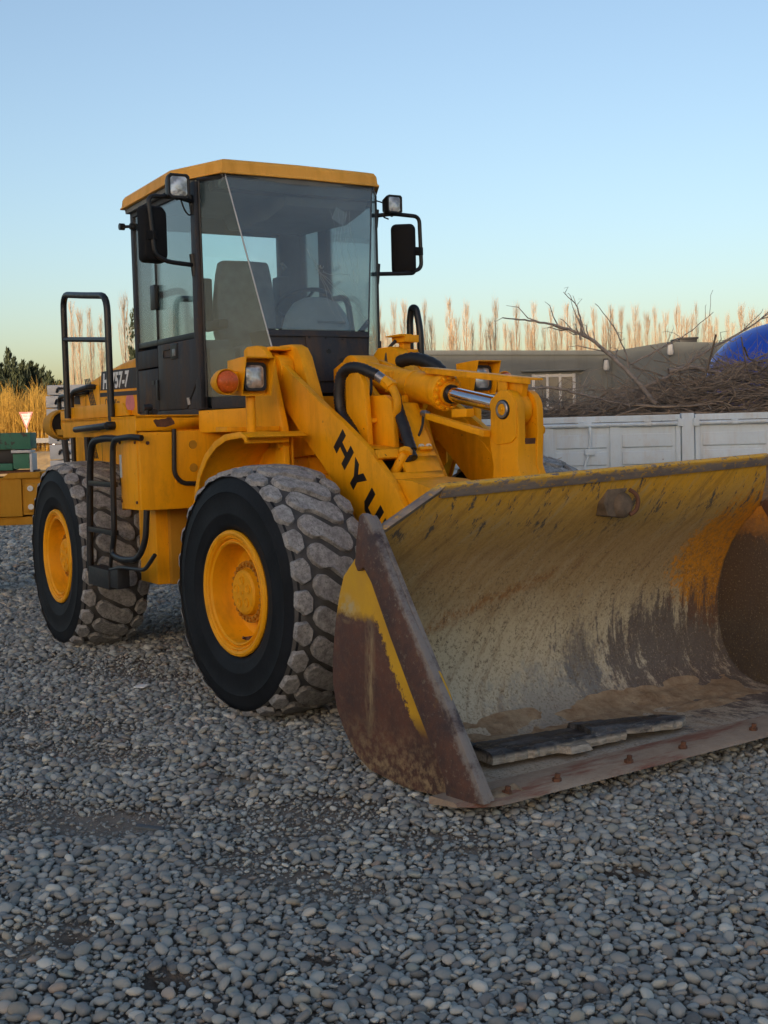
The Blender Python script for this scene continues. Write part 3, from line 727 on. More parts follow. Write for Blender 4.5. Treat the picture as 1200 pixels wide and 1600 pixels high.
# sloped cover as strips round the opening
c = MB()
def slope(t, y, off=0.0):   # t 0 bottom .. 1 top
    return (0.613 - 0.27*t - off*0.85, y, 1.392 + 0.43*t - off*0.53)
def strip(t0, t1, y0, y1): c.hexa([slope(t0, y0, .02), slope(t0, y1, .02), slope(t0, y1), slope(t0, y0), slope(t1, y0, .02), slope(t1, y1, .02), slope(t1, y1), slope(t1, y0)])
strip(0, .10, -.50, -.10); strip(.10, .31, -.388, -.10); strip(.31, .42, -.545, -.10); strip(.42, 1.06, -.29, -.10)
c.prism([slope(0, 0)[::2], slope(1.06, 0)[::2], (.18, 1.86), (-.15, 1.86), (-.15, 1.39)], 'Y', -.122, -.0985)
c.prism([(.495, 1.573), (.478, 1.573), (.20, 1.60), (.20, 1.585)], 'Y', -.50, -.29)
c.build('sloped_cover', 'yellow', LD, 0.003)
c = MB(); c.box((.10, -.47, 1.30), (.40, -.30, 1.50)); c.build('cover_cavity', 'black', LD)
c = MB()
c.prism([(.00, 1.45), (.235, 1.5), (.225, 1.70), (.20, 1.97), (.14, 2.05), (.06, 2.06), (.00, 2.0)], 'Y', -.412, -.372)
c.prism([(-.20, 1.5), (.385, 1.575), (.375, 1.76), (.36, 1.86), (.30, 1.90), (-.05, 1.90), (-.20, 1.8)], 'Y', -.325, -.288)
c.prism([(-.10, 1.45), (.26, 1.50), (.27, 1.575), (.15, 1.60), (.13, 1.60), (.10, 1.70), (.215, 1.735), (.21, 1.76), (.09, 1.775), (.04, 1.98), (-.10, 2.0)], 'Y', -.372, -.325)
c.prism([(-.30, 1.8), (.10, 1.82), (.12, 1.90), (.02, 2.0), (-.18, 2.10), (-.38, 2.16), (-.50, 2.12), (-.55, 1.6)], 'Y', .115, .155)
c.prism([(-.50, 1.5), (.10, 1.5), (.02, 1.86), (-.12, 1.98), (-.25, 2.10), (-.42, 2.14), (-.52, 2.1)], 'Y', -.155, -.115)
c.build('cylinder_pedestal', 'yellow', LD, 0.006)
for y in (-.215, -.160):
    c = MB(); c.lathe([(0.019, 0), (0.019, .016), (0.009, .017), (0.008, .004)], slope(.43, y, -.004), 'X', 14)
    c.build('test_fitting', 'white_label', LD)
c = MB(); c.hexa([slope(.38, -.235, -.02), slope(.38, -.14, -.02), slope(.38, -.14), slope(.38, -.235), slope(.42, -.235, -.02), slope(.42, -.14, -.02), slope(.42, -.14), slope(.42, -.235)]); c.build('fitting_bracket', 'yellow', LD, 0.002)

# ---- tilt cylinder
PR, PF = Vector((-.42, 0, 2.070)), Vector((1.14, 0, 1.785)); AX = (PF-PR).normalized()
def on(d): return PR + AX*d
c = MB(); c.tube([on(0.0), on(0.60)], 0.088, 32); c.lathe([(0, -.085), (.12, -.085), (.12, .085), (0, .085)], PR, 'Y', 28)
CY = c.build('tilt_cylinder', 'yellow', LD, 0.004)
c = MB(); c.tube([on(0.605), on(0.885)], 0.098, 36); c.tube([on(0.61), on(0.63)], 0.102, 36); c.build('cylinder_barrel', 'yellow', CY, 0.004)
c = MB(); c.tube([on(0.885), on(0.935)], 0.112, 40); c.tube([on(0.935), on(0.965)], 0.068, 28)
e1 = AX.cross(Vector((0, 1, 0))).normalized(); e2 = Vector((0, 1, 0))
for k in range(14):
    q = 2*math.pi*k/14; r_ = e1*math.cos(q)*.094+e2*math.sin(q)*.094; c.tube([on(.930)+r_, on(.955)+r_], .0125, 6)
c.build('cylinder_gland', 'yellow', CY, 0.003)
c = MB(); c.tube([on(.963), on(.985)], .058, 28); c.build('rod_seal', 'black', CY)
c = MB(); c.tube([on(.97), on(1.50)], .046, 32); c.build('cylinder_rod', 'chrome', CY)
c = MB(); c.tube([on(1.40), on(1.50)], .055, 28); c.lathe([(0, -.036), (.085, -.036), (.09, -.03), (.09, .03), (.085, .036), (0, .036)], PF, 'Y', 36)
c.build('rod_eye', 'yellow', CY, 0.003)
for q0, q1 in (((-.01, -.10, 1.93), (.05, -.07, 2.06)), ((.1, -.105, 1.85), (.2, -.07, 1.90)), ((.27, .06, 2.02), (.30, .10, 2.07))): c = MB(); c.box(q0, q1); c.build('pipe_clamp', 'yellow', CY, .004)

# ---- bell crank
def arcp(cx, cz, r, a0, a1, n=12): return [(cx+r*math.cos(a0+(a1-a0)*i/n), cz+r*math.sin(a0+(a1-a0)*i/n)) for i in range(n+1)]
cheek = arcp(PF.x, PF.z, .112, R_(0), R_(180)) + [(PF.x-.116, 1.70), (PF.x-.128, 1.62), (PF.x-.120, 1.54), (PF.x-.100, 1.46), (PF.x-.115, 1.36), (.97, 1.20), (.98, .95), (1.38, .95), (1.40, 1.18), (PF.x+.155, 1.36), (PF.x+.105, 1.47), (PF.x+.108, 1.56), (PF.x+.116, 1.66)]
c = MB()
c.prism(cheek, 'Y', -.104, -.048); c.prism(cheek, 'Y', .044, .092)
c.prism([(x-(.006 if x > PF.x else -.006), z) for x, z in [(PF.x+.108, 1.60), (PF.x+.05, 1.585), (PF.x-.05, 1.585), (PF.x-.128, 1.62), (PF.x-.120, 1.54), (PF.x-.100, 1.46), (PF.x-.115, 1.36), (.97, 1.20), (.98, .96), (1.38, .96), (1.40, 1.18), (PF.x+.155, 1.36), (PF.x+.105, 1.47), (PF.x+.108, 1.56)]], 'Y', -.060, .056)
c.prism(arcp(PF.x, PF.z, .108, R_(0), R_(180)) + [(PF.x-.112, 1.70), (PF.x-.124, 1.62), (PF.x-.06, 1.585), (PF.x+.06, 1.595), (PF.x+.106, 1.63)], 'Y', -.112, -.102)
BC = c.build('bell_crank', 'yellow', LD, 0.010, seg=3)
c = MB(); c.cyl((PF.x, -.120, PF.z), (PF.x, .115, PF.z), .056, 28); c.build('pin', 'black', BC, .003)
c = MB(); c.lathe([(.050, -.122), (.044, -.127), (.036, -.127), (.032, -.119)], PF*1, 'Y', 28, closed=True); c.build('snap_ring', 'steel', BC)
c = MB(); c.cyl((PF.x, -.124, PF.z), (PF.x, -.118, PF.z), .033, 24); c.cyl((PF.x, -.130, PF.z), (PF.x, -.122, PF.z), .012, 8); c.build('pin_cap', 'yellow_rim', BC, .002)
c = MB(); c.cyl((PF.x+.04, .09, PF.z-.12), (PF.x+.04, .15, PF.z-.12), .028, 14); c.build('grease_stub', 'yellow', BC, .003)
c = MB(); c.prism([(PF.x+.02, 1.57), (PF.x+.10, 1.565), (PF.x+.105, 1.62), (PF.x+.03, 1.60)], 'Y', -.04, .036); c.build('grease', 'rusty', BC)
# position indicator bar over the cylinder
c = MB()
def bar(x): return 2.062 - (x-.33)*0.116
for x0, x1, ya, yb in ((.30, 1.30, -.052, .052),):
    c.hexa([(x0, ya, bar(x0)-.006), (x1, ya, bar(x1)-.006), (x1, yb, bar(x1)-.006), (x0, yb, bar(x0)-.006), (x0, ya, bar(x0)+.006), (x1, ya, bar(x1)+.006), (x1, yb, bar(x1)+.006), (x0, yb, bar(x0)+.006)])
    c.hexa([(x0+.05, ya, bar(x0)-.036), (x1, ya, bar(x1)-.030), (x1, ya+.008, bar(x1)-.030), (x0+.05, ya+.008, bar(x0)-.036), (x0+.05, ya, bar(x0)-.004), (x1, ya, bar(x1)-.004), (x1, ya+.008, bar(x1)-.004), (x0+.05, ya+.008, bar(x0)-.004)])
c.prism([(1.06, 1.86), (1.19, 1.84), (1.22, bar(1.2)-.006), (1.05, bar(1.05)-.006)], 'Y', -.022, .022)
c.prism([(1.02, 1.875), (1.10, 1.86), (1.10, bar(1.1)-.006), (1.02, bar(1.02)-.006)], 'Y', -.045, -.03)
c.build('indicator_bar', 'yellow', LD, .003)
c = MB(); c.hexa([(.50, -.175, 1.745), (1.04, -.175, 1.632), (1.04, -.125, 1.632), (.50, -.125, 1.745), (.50, -.175, 1.782), (1.04, -.175, 1.670), (1.04, -.125, 1.670), (.50, -.125, 1.782)])
c.box((.66, -.10, 1.75), (.80, -.04, 1.80)); c.build('sensor_beam', 'yellow', LD, .004)
c = MB(); c.cyl((.44, -.15, 1.785), (.51, -.15, 1.768), .018, 12); c.cyl((.47, -.15, 1.78), (.49, -.15, 1.775), .024, 6); c.build('proximity_sensor', 'steel', LD)

# ---- hoses and pipes
HP = [(.31, -.30, 1.965), (.24, -.34, 2.022), (.15, -.385, 2.065), (.055, -.41, 2.076), (-.02, -.425, 2.035), (-.045, -.43, 1.95), (-.045, -.43, 1.865), (-.02, -.43, 1.79), (.06, -.43, 1.715), (.13, -.43, 1.64), (.18, -.43, 1.55)]
def catm(P, n=6):
    P = [Vector(p) for p in P]; Q = [P[0]*2-P[1]] + P + [P[-1]*2-P[-2]]; o = []
    for a, b, c_, d in zip(Q, Q[1:], Q[2:], Q[3:]):
        for i in range(n):
            t = i/n; o.append(0.5*((2*b)+(c_-a)*t+(2*a-5*b+4*c_-d)*t*t+(3*b-a-3*c_+d)*t**3))
    o.append(P[-1]); return o
c = MB(); c.tube(catm(HP[1:], 9), .033, 14, rib=.13); c.build('hydraulic_hose', 'rubber_hose', LD, ang=60)
c = MB(); c.tube([HP[1], (.285, -.315, 1.985)], .032, 14); c.build('hose_fitting', 'steel', LD)
c = MB(); c.tube([(.28, -.318, 1.99), (.325, -.30, 1.958)], .038, 6); c.tube(catm([(.30, -.30, 1.97), (.35, -.30, 1.93), (.385, -.30, 1.87), (.385, -.30, 1.81), (.34, -.29, 1.765), (.26, -.27, 1.772), (.20, -.25, 1.80)]), .026, 14)
c.cyl((.32, -.30, 1.965), (.345, -.30, 1.945), .038, 6); c.build('hydraulic_pipe', 'yellow', LD, .003)
c = MB(); c.tube(catm([(.30, -.25, 1.90), (.36, -.27, 1.80), (.44, -.29, 1.70), (.500, -.305, 1.61), (.535, -.31, 1.56)]), .034, 14, rib=.08)
c.build('hydraulic_hose', 'rubber_hose', LD, ang=60)
c = MB(); c.tube([(.535, -.32, 1.555), (.570, -.325, 1.515)], .030, 10); c.tube([(.55, -.33, 1.52), (.52, -.40, 1.50)], .024, 10); c.build('hose_elbow', 'plastic', LD, .003)
c = MB(); c.tube([(.545, -.370, 1.545), (.50, -.40, 1.45), (.42, -.43, 1.34)], .030, 12); c.tube([(.535, -.355, 1.560), (.552, -.372, 1.535)], .044, 8); c.build('hydraulic_pipe', 'yellow', LD, .003)
c = MB(); c.tube(catm([(.45, -.15, 1.78), (.46, -.17, 1.70), (.44, -.20, 1.63), (.38, -.24, 1.60), (.33, -.26, 1.64), (.29, -.25, 1.72)]), .008, 8); c.build('sensor_cable', 'plastic', LD)
c = MB(); c.tube(catm([(-.05, -.18, 2.02), (-.02, -.2, 1.98), (.0, -.22, 1.92), (-.05, -.23, 1.88), (-.10, -.22, 1.90), (-.11, -.20, 1.96)]), .009, 8); c.build('thin_hose', 'plastic', LD); c = MB(); c.tube(catm([(-.30, -.30, 1.80), (-.45, -.36, 1.82), (-.62, -.38, 1.87)]), .012, 8); c.build('thin_hose', 'plastic', LD)
c = MB(); c.tube(catm([(-.25, .20, 2.14), (-.1, .21, 2.15), (.08, .23, 2.10), (.2, .25, 2.0)]), .040, 14, rib=.13); c.build('hydraulic_hose', 'rubber_hose', LD, ang=60)
c = MB(); c.box((-.66, .44, 2.295), (-.50, .56, 2.345)); c.box((-.62, .47, 2.25), (-.56, .53, 2.30)); c.prism([(-.66, 2.335), (-.50, 2.335), (-.50, 2.35), (-.70, 2.345)], 'Y', .40, .50); c.build('valve_box', 'yellow', LD, .005)
c = MB(); c.tube(catm([(-.60, .43, 2.31), (-.62, .38, 2.25), (-.62, .36, 2.17), (-.58, .36, 2.10)]), .012, 8); c.build('valve_cable', 'plastic', LD)

# ---- front fenders and head lights
for s in (-1, 1):
    y0, y1 = Yb(s*1.05, s*.62)
    pr = [(-.86, 1.16), (-.835, 1.30), (-.775, 1.44), (-.67, 1.555), (-.54, 1.635), (-.40, 1.680), (-.20, 1.695), (-.13, 1.665)]
    inn = [(x-.0, z) for x, z in ((-.15, 1.655), (-.20, 1.683), (-.40, 1.668), (-.535, 1.623), (-.66, 1.545), (-.763, 1.434), (-.823, 1.297), (-.848, 1.16))]
    m = MB(); m.prism(pr+inn, 'Y', y0, y1)
    lip = Yb(s*1.05, s*1.062); m.prism([(x, z+.004) for x, z in pr]+[(x+.02, z-.022) for x, z in inn], 'Y', *lip)
    m.box((-.30, min(s*.98, s*.70), 1.625), (-.22, max(s*.98, s*.70), 1.66))
    m.prism([(-.86, 1.2), (-.84, 1.32), (-.78, 1.45), (-.66, 1.56), (-.5, 1.65), (-.3, 1.68), (-.3, 1.45), (-.62, 1.2)], 'Y', *Yb(s*.62, s*.635))
    FE = m.build('front_fender', 'yellow', LD, .004)
    hx = -.25; cy = s*.918; cz = 2.035
    m = MB()
    # hood: open box round the lamp, deeper on top
    Wd, Hh = .105, .118
    o4 = lambda x, k: [(x, cy-Wd*k, cz-Hh*k), (x, cy+Wd*k, cz-Hh*k), (x, cy+Wd*k, cz+Hh*k), (x, cy-Wd*k, cz+Hh*k)]
    m.loft([o4(hx-.17, .9), o4(hx+.02, 1.0), [(hx+.02, cy-Wd, cz-Hh), (hx+.02, cy+Wd, cz-Hh), (hx+.09, cy+Wd, cz+Hh), (hx+.09, cy-Wd, cz+Hh)],
            [(hx+.02, cy-Wd*.93, cz-Hh*.93), (hx+.02, cy+Wd*.93, cz-Hh*.93), (hx+.085, cy+Wd*.93, cz+Hh*.93), (hx+.085, cy-Wd*.93, cz+Hh*.93)], o4(hx-.04, .92)])
    m.tube([(hx-.06, cy+.0, cz-Hh), (hx-.06, cy+s*0.0, 1.69)], .030, 16)
    m.lathe([(.0, -.13), (.050, -.13), (.077, -.06), (.080, .0), (.074, .0), (.070, -.02), (0, -.02)], (hx+.02, s*1.118, 2.003), 'X', 28)
    m.box((hx-.06, min(s*1.0, s*1.08), 1.95), (hx-.03, max(s*1.0, s*1.08), 2.07))
    HL = m.build('headlight', 'yellow', LD, .006)
    def rr_(x, k, n=6, r=.03):
        a, b = .078*k, .088*k; pts = []; r = .03 if k > .7 else .03*k
        for qx, qz, a0 in ((a-r, b-r, 0), (-a+r, b-r, 90), (-a+r, -b+r, 180), (a-r, -b+r, 270)):
            for i in range(n+1):
                t = R_(a0+90*i/n); pts.append((x, cy+qx+r*math.cos(t), cz+qz+r*math.sin(t)))
        return pts
    m = MB(); m.loft([rr_(hx-.035, 1.0), rr_(hx+.012, 1.0), rr_(hx+.012, .84), rr_(hx+.0, .80)]); m.build('lamp_frame', 'plastic', HL, .003)
    m = MB(); m.loft([rr_(hx-.02, .80), rr_(hx+.006, .80), rr_(hx+.014, .6), rr_(hx+.018, .25)]); m.build('lens', 'lens', HL)
    m = MB(); m.lathe([(.068, -.02), (.068, .012), (.058, .030), (.03, .040), (0, .042)], (hx+.02, s*1.118, 2.003), 'X', 28); m.build('turn_signal', 'amber', HL)
m = MB(); m.box((-.55, -1.04, 1.70), (-.40, -.66, 1.73)); m.build('fender_bracket', 'yellow', LD, .004)
c = MB(); c.prism([(-.42, 1.45), (-.28, 1.45), (-.29, 1.60), (-.33, 1.64), (-.38, 1.63)], 'Y', -.70, -.66); c.cyl((-.335, -.72, 1.60), (-.335, -.64, 1.60), .022, 12); c.build('lifting_lug', 'yellow', LD, .004)
# lift cylinders under the arms
for s in (-1, 1):
    c = MB(); c.tube([(-.45, s*.51, .80), (.25, s*.51, 1.02)], .075, 24); LC = c.build('lift_cylinder', 'yellow', LD, .004)
    c = MB(); c.tube([(.25, s*.51, 1.02), (.62, s*.51, 1.13)], .04, 20); c.build('cylinder_rod', 'chrome', LC)

# ---- bucket
W = 1.46
IN = [(2.36, .088), (2.0, .078), (1.78, .080), (1.66, .095), (1.555, .14), (1.475, .215), (1.42, .32), (1.395, .44), (1.39, .57), (1.405, .70), (1.44, .82), (1.50, .94), (1.575, 1.045), (1.66, 1.13), (1.735, 1.215), (1.80, 1.315), (1.84, 1.40), (1.862, 1.448)]
def yl(z, s):   # half width of the shell at height z (chamfered top corners)
    if z <= 1.20: return W-.012
    top = 1.139 if s < 0 else 1.32
    t = (z-1.20)/(1.448-1.20); return (W-.012)*(1-t) + top*t
def zt(z, y): return z + (0.027*y if z > 1.40 else 0.027*y*max(0, (z-1.2)/.2))
def bucket_shell():
    m = MB(); ny = 44; n = len(IN)
    nr = []
    for i in range(n):
        a, b = Vector(IN[max(i-1, 0)]), Vector(IN[min(i+1, n-1)]); t = (b-a).normalized(); nr.append(Vector((t.y*-1, t.x))*1.0)
    G_in, G_out = [], []
    for i, (x, z) in enumerate(IN):
        a, b = [], []
        for j in range(ny+1):
            u = j/ny; y = -yl(z, -1)*(1-u)+yl(z, 1)*u
            dent = 0.006*mnoise.noise(Vector((x*2, y*1.6, z*2))) if 0 < i < n-1 else 0
            a.append(m.b.verts.new((x+dent, y, zt(z, y)))); o_ = nr[i]*.024
            b.append(m.b.verts.new((x+o_.x, y, zt(z, y)+o_.y)))
        G_in.append(a); G_out.append(b)
    for i in range(n-1):
        for j in range(ny):
            m.b.faces.new((G_in[i][j], G_in[i][j+1], G_in[i+1][j+1], G_in[i+1][j])); m.b.faces.new((G_out[i][j], G_out[i+1][j], G_out[i+1][j+1], G_out[i][j+1]))
        for j in (0, ny): m.b.faces.new((G_in[i][j], G_in[i+1][j], G_out[i+1][j], G_out[i][j]))
    for j in range(ny):
        for i in (0, n-1): m.b.faces.new((G_in[i][j], G_out[i][j], G_out[i][j+1], G_in[i][j+1]))
    return m
# the profile normal must point to the back / outside
BK = bucket_shell().build('bucket', 'bucket_in', LD, ang=50)
SIDE = [(2.46, .10), (2.26, .062), (1.98, .042), (1.80, .052), (1.66, .066), (1.545, .122), (1.452, .222), (1.394, .315), (1.362, .44), (1.366, .56), (1.385, .67), (1.41, .78), (1.442, .887), (1.486, .985), (1.53, 1.025), (1.605, 1.09), (1.68, 1.16), (1.79, 1.20), (1.83, 1.14), (2.0, .87), (2.26, .53)]
CUT = [(2.545, .105), (2.50, .19), (2.29, .515), (2.03, .853), (1.845, 1.132), (1.80, 1.20), (1.762, 1.262), (1.735, 1.292), (1.70, 1.300), (1.675, 1.283), (1.655, 1.20), (1.628, 1.055), (1.652, 1.022), (1.70, 1.045), (1.76, .98), (1.90, .74), (2.05, .50), (2.20, .27), (2.275, .16), (2.29, .07), (2.36, .075)]
for s in (-1, 1):
    m = MB(); m.prism(SIDE, 'Y', *Yb(s*W, s*(W-.028))); sp = m.build('side_plate', 'bucket_side' if s < 0 else 'bucket_in', BK, .004)
    m = MB(); m.prism(CUT, 'Y', *Yb(s*(W+.032), s*(W-.006))); m.prism([(1.73, 1.29), (1.76, 1.26), (2.0, .90), (2.54, .11), (2.46, .10), (1.93, .87), (1.70, 1.2)], 'Y', *Yb(s*(W-.006), s*(W-.034)))
    m.build('side_cutter', 'cutter', BK, .006)
m = MB()   # cutting edge blade with a worn, wavy front
prev = []
for j in range(61):
    y = -1.545 + 3.09*j/60; rs_ = mnoise.noise(Vector((y*3, 0, 3)))*.010+mnoise.noise(Vector((y*11, 5, 3)))*.004
    e = max(0, (abs(y)-1.36)/.19); fx = 2.545 + rs_ - .11*e*e; bx = 2.235 - .0*e
    up_ = 0.0
    prev.append([(bx, y, .050), (fx-.02, y, .074), (fx, y, .082+rs_*.4), (fx-.03, y, .094+rs_*.4), (bx+.02, y, .088), (bx, y, .082)])
m.loft(prev); m.build('cutting_edge', 'floor', BK, ang=40)
for y in (-1.285, -.985, -.515, -.13, .42, .95, 1.30):
    m = MB(); x = 2.455-.012*(y+1.28); m.cyl((x, y, .085), (x+.004, y+.003, .128), .013, 8); m.cyl((x, y, .085), (x, y, .108), .022, 6); m.build('bolt', 'rusty', BK, .002)
# top edge bar
m = MB(); rings = []
for j in range(0, 41):
    u = j/40; y = -1.139+(1.32+1.139)*u; z = 1.448+.027*y; wob = .004*mnoise.noise(Vector((y*4, 1, 1)))
    rings.append([(1.825, y, z-.058), (1.850, y, z-.062), (1.880+wob, y, z-.004), (1.872, y, z+.008+wob), (1.84, y, z+.006)])
m.loft(rings)
for s, yt in ((-1, -1.139), (1, 1.32)):
    zt_ = 1.448+.027*yt; yb = s*(W-.02)
    m.loft([[(1.82, yt, zt_-.06), (1.885, yt, zt_-.01), (1.87, yt, zt_+.007), (1.83, yt, zt_+.005)], [(1.71, yb, 1.165), (1.772, yb, 1.205), (1.757, yb, 1.225), (1.71, yb, 1.22)]])
m.build('top_edge', 'lip', BK, .004)
# lug in the middle of the top
m = MB()
m.lathe([(0, -.05), (.055, -.05), (.07, -.02), (.07, .02), (.045, .045), (0, .048)], (1.800, .135, 1.25), 'X', 20); m.prism([(.02, 1.20), (.075, 1.19), (.13, 1.20), (.15, 1.31), (.18, 1.345), (.02, 1.345), (-.01, 1.27)], 'X', 1.70, 1.815)
m.build('lifting_lug', 'lug', BK, .010)
m = MB(); m.tube([(1.85, .15, 1.335), (1.868, .185, 1.31), (1.872, .195, 1.27), (1.865, .185, 1.22), (1.85, .15, 1.20)], .012, 8, .02); m.build('shackle', 'rusty', BK)
# brackets on the back, hidden behind the shell
for y in (-.58, -.44, .44, .58):
    m = MB(); m.prism([(1.0, .32), (1.40, .22), (1.36, .42), (1.345, .58), (1.2, .62), (1.02, .55)], 'Y', y-.02, y+.02); m.build('hinge_bracket', 'yellow', BK, .004)
for y in (-.12, .12):
    m = MB(); m.prism([(1.0, .9), (1.34, .62), (1.41, .90), (1.25, 1.05)], 'Y', y-.02, y+.02); m.build('hinge_bracket', 'yellow', BK, .004)
# mud left in the bucket
def mud(name, x0, x1, y0, y1, hgt, seed, zf):
    nx_, ny_ = 26, 90; V = []; F = []
    for i in range(nx_+1):
        for j in range(ny_+1):
            u, v = i/nx_, j/ny_; x = x0+(x1-x0)*u; y = y0+(y1-y0)*v
            e = min(1, 4*min(u, 1-u))*min(1, 8*min(v, 1-v)); n_ = mnoise.noise(Vector((x*7, y*3.2, seed)))+.5*mnoise.noise(Vector((x*19, y*11, seed)))
            V.append((x, y, zf(x)+max(-.012, (hgt*(.55+.9*n_))*e-.006)))
    for i in range(nx_):
        for j in range(ny_): q = i*(ny_+1)+j; F.append((q, q+1, q+ny_+2, q+ny_+1))
    o = npmesh(name, np.array(V), np.array(F), 'mud', smooth=True); return o
def floor_z(x):
    for (xa, za), (xb, zb) in zip(IN, IN[1:]):
        if xb <= x <= xa: return zb+(za-zb)*(x-xb)/(xa-xb)
    return .09
mo = mud('dried_mud', 1.50, 1.95, -1.38, 1.42, .030, 4, floor_z); mo['kind'] = 'stuff'; mo['label'] = 'ridge of dried brown mud along the back of the bucket floor'; mo['category'] = 'mud'
mo = mud('dried_mud', 2.36, 2.50, -1.43, -1.16, .030, 9, lambda x: .09); mo['kind'] = 'stuff'; mo['label'] = 'small crumbly heap of pale dirt in the near corner of the bucket edge'; mo['category'] = 'mud'

# ---- rear frame, hood, deck, ladder (in the straight-ahead frame, then swung by the articulation)
RP = lambda o: rear_part(o)
f = MB(); f.box((-4.5, -.42, .62), (-1.75, .42, 1.35)); f.box((-1.80, -.30, .55), (-1.20, .30, .80)); f.box((-1.80, -.30, 1.20), (-1.15, .30, 1.40)); f.box((-1.95, -.95, .62), (-1.60, -.30, 1.25))
RP(f.build('rear_frame', 'yellow', LD, .01))
a = MB(); a.tube([(-3.05, -.98, ZC), (-3.05, .98, ZC)], .17, 24); a.lathe([(0, -.2), (.30, -.2), (.34, 0), (.30, .2), (0, .2)], (-3.05, 0, ZC), 'Y', 28); RP(a.build('rear_axle', 'yellow_old', LD))
HP_ = [(-2.46, 1.20), (-2.46, 2.335), (-2.80, 2.325), (-3.20, 2.29), (-3.62, 2.24), (-4.0, 2.185), (-4.30, 2.12), (-4.50, 2.04), (-4.62, 1.93), (-4.66, 1.80), (-4.66, 1.10), (-3.9, 1.10)]
m = MB(); m.prism(HP_, 'Y', -.62, .62); HD = RP(m.build('engine_hood', 'yellow', LD, .035, seg=3, ang=50))
m = MB(); m.prism([(-3.71, 2.090), (-2.72, 2.075), (-2.72, 2.240), (-3.66, 2.250)], 'Y', -.6235, -.62); m.prism([(-3.72, 2.035), (-2.72, 2.02), (-2.72, 2.055), (-3.72, 2.070)], 'Y', -.6235, -.62)
m.prism([(-4.60, 2.00), (-4.30, 1.99), (-4.32, 2.10), (-4.50, 2.05)], 'Y', -.6235, -.62); m.prism([(-4.62, 1.90), (-4.20, 1.90), (-4.20, 1.94), (-4.60, 1.94)], 'Y', -.6235, -.62)
m.build('dark_band', 'cab_gray', HD, smooth=False)
text_mesh('HL757-7', 'lettering', 'decal_white', HD, .178, (-3.64, -.6245, 2.103), (1, 0, -.006), (0, 0, 1), .22, .035, .98, .001)
text_mesh('Q', 'dealer_lettering', 'decal_black', HD, .105, (-3.60, -.6215, 1.945), (1, 0, 0), (0, 0, 1), 0, 0, .8, .001)
text_mesh('RAS s.a.', 'dealer_lettering', 'decal_black', HD, .085, (-3.40, -.6215, 1.945), (1, 0, 0), (0, 0, 1), 0, .012, .62, .001)
m = MB(); m.prism(arcp(-2.97, 1.945, .105, R_(-10), R_(190), 18)+[(-3.04, 1.90), (-2.90, 1.90)], 'Y', -.6225, -.62); m.build('round_emblem', 'pink', HD, smooth=False)
m = MB(); [m.prism([(-3.99+.042*k-.02*r, 1.955+.032*r), (-3.965+.042*k-.02*r, 1.955+.032*r), (-3.985+.042*k-.02*r, 1.985+.032*r), (-4.01+.042*k-.02*r, 1.985+.032*r)], 'Y', -.6225, -.62) for k in range(4) for r in range(8)]; m.build('vent', 'black', HD, smooth=False); m = MB()
[m.prism([(-3.95+.042*k-.02*r, 1.50+.032*r), (-3.925+.042*k-.02*r, 1.50+.032*r), (-3.945+.042*k-.02*r, 1.53+.032*r), (-3.97+.042*k-.02*r, 1.53+.032*r)], 'Y', -.6225, -.62) for k in range(3) for r in range(8)]
m.build('vent', 'black', HD, smooth=False)
m = MB()
for x0, z0, x1, z1 in ((-4.14, 2.185, -4.13, 1.15), (-3.74, 2.24, -3.735, 1.15)): m.prism([(x0, z0), (x0+.006, z0), (x1+.006, z1), (x1, z1)], 'Y', -.6215, -.62)
m.prism([(-4.0, 2.12), (-3.8, 2.14), (-3.8, 2.145), (-4.0, 2.125)], 'Y', -.6215, -.62); m.build('panel_gap', 'black', HD, smooth=False)
m = MB(); m.tube([(-4.05, -.62, 2.09), (-4.05, -.66, 2.09), (-4.75, -.68, 2.07), (-4.75, -.68, 1.75)], .02, 10, .06); m.tube([(-3.86, -.62, 2.13), (-3.86, -.68, 2.13), (-4.30, -.70, 2.10), (-4.30, -.70, 1.25)], .022, 10, .10); m.build('hood_rail', 'black', HD)
for q0, q1 in (((-4.72, -.66, 1.75), (-4.60, -.66, 1.25)), ((-4.02, -.66, 1.75), (-3.98, -.66, 1.22))): m = MB(); m.tube([q0, q1], .03, 10); m.build('rubber_stop', 'plastic', HD)

m = MB()
m.box((-2.93, -1.20, 1.802), (-1.243, -.60, 1.826)); m.box((-1.262, -1.20, 1.722), (-1.243, -.742, 1.826)); m.box((-2.93, -1.20, 1.69), (-1.262, -1.182, 1.826))
m.box((-1.262, -.742, 1.722), (-1.243, -.70, 1.81))
m.prism([(-2.98, 1.70), (-1.55, 1.826), (-1.50, 1.826), (-1.60, 1.925), (-2.96, 1.925)], 'Y', -1.165, -1.145)
m.box((-3.24, -1.12, 1.755), (-2.95, -.62, 1.905))
DK = RP(m.build('deck', 'yellow', LD, .005))
m = MB(); poly = [(-1.075, 1.79), (-1.06, 1.80), (-1.035, 1.795), (-1.02, 1.80), (-.985, 1.803), (-.97, 1.812), (-.945, 1.812), (-.935, 1.795), (-.925, 1.785), (-.92, 1.765), (-.95, 1.755), (-.985, 1.745), (-1.05, 1.748), (-1.06, 1.765)]
m.prism(poly, 'X', -1.2425, -1.2405); m.build('chipped_patch', 'rusty', DK, smooth=False)
m = MB(); m.tube([(-2.39, -1.262, 1.748), (-1.66, -1.262, 1.766)], .023, 12); m.cyl((-2.0, -1.20, 1.757), (-2.0, -1.262, 1.757), .022, 10); m.cyl((-1.67, -1.20, 1.766), (-1.67, -1.262, 1.766), .030, 12); m.build('grab_handle', 'black', DK, .003)
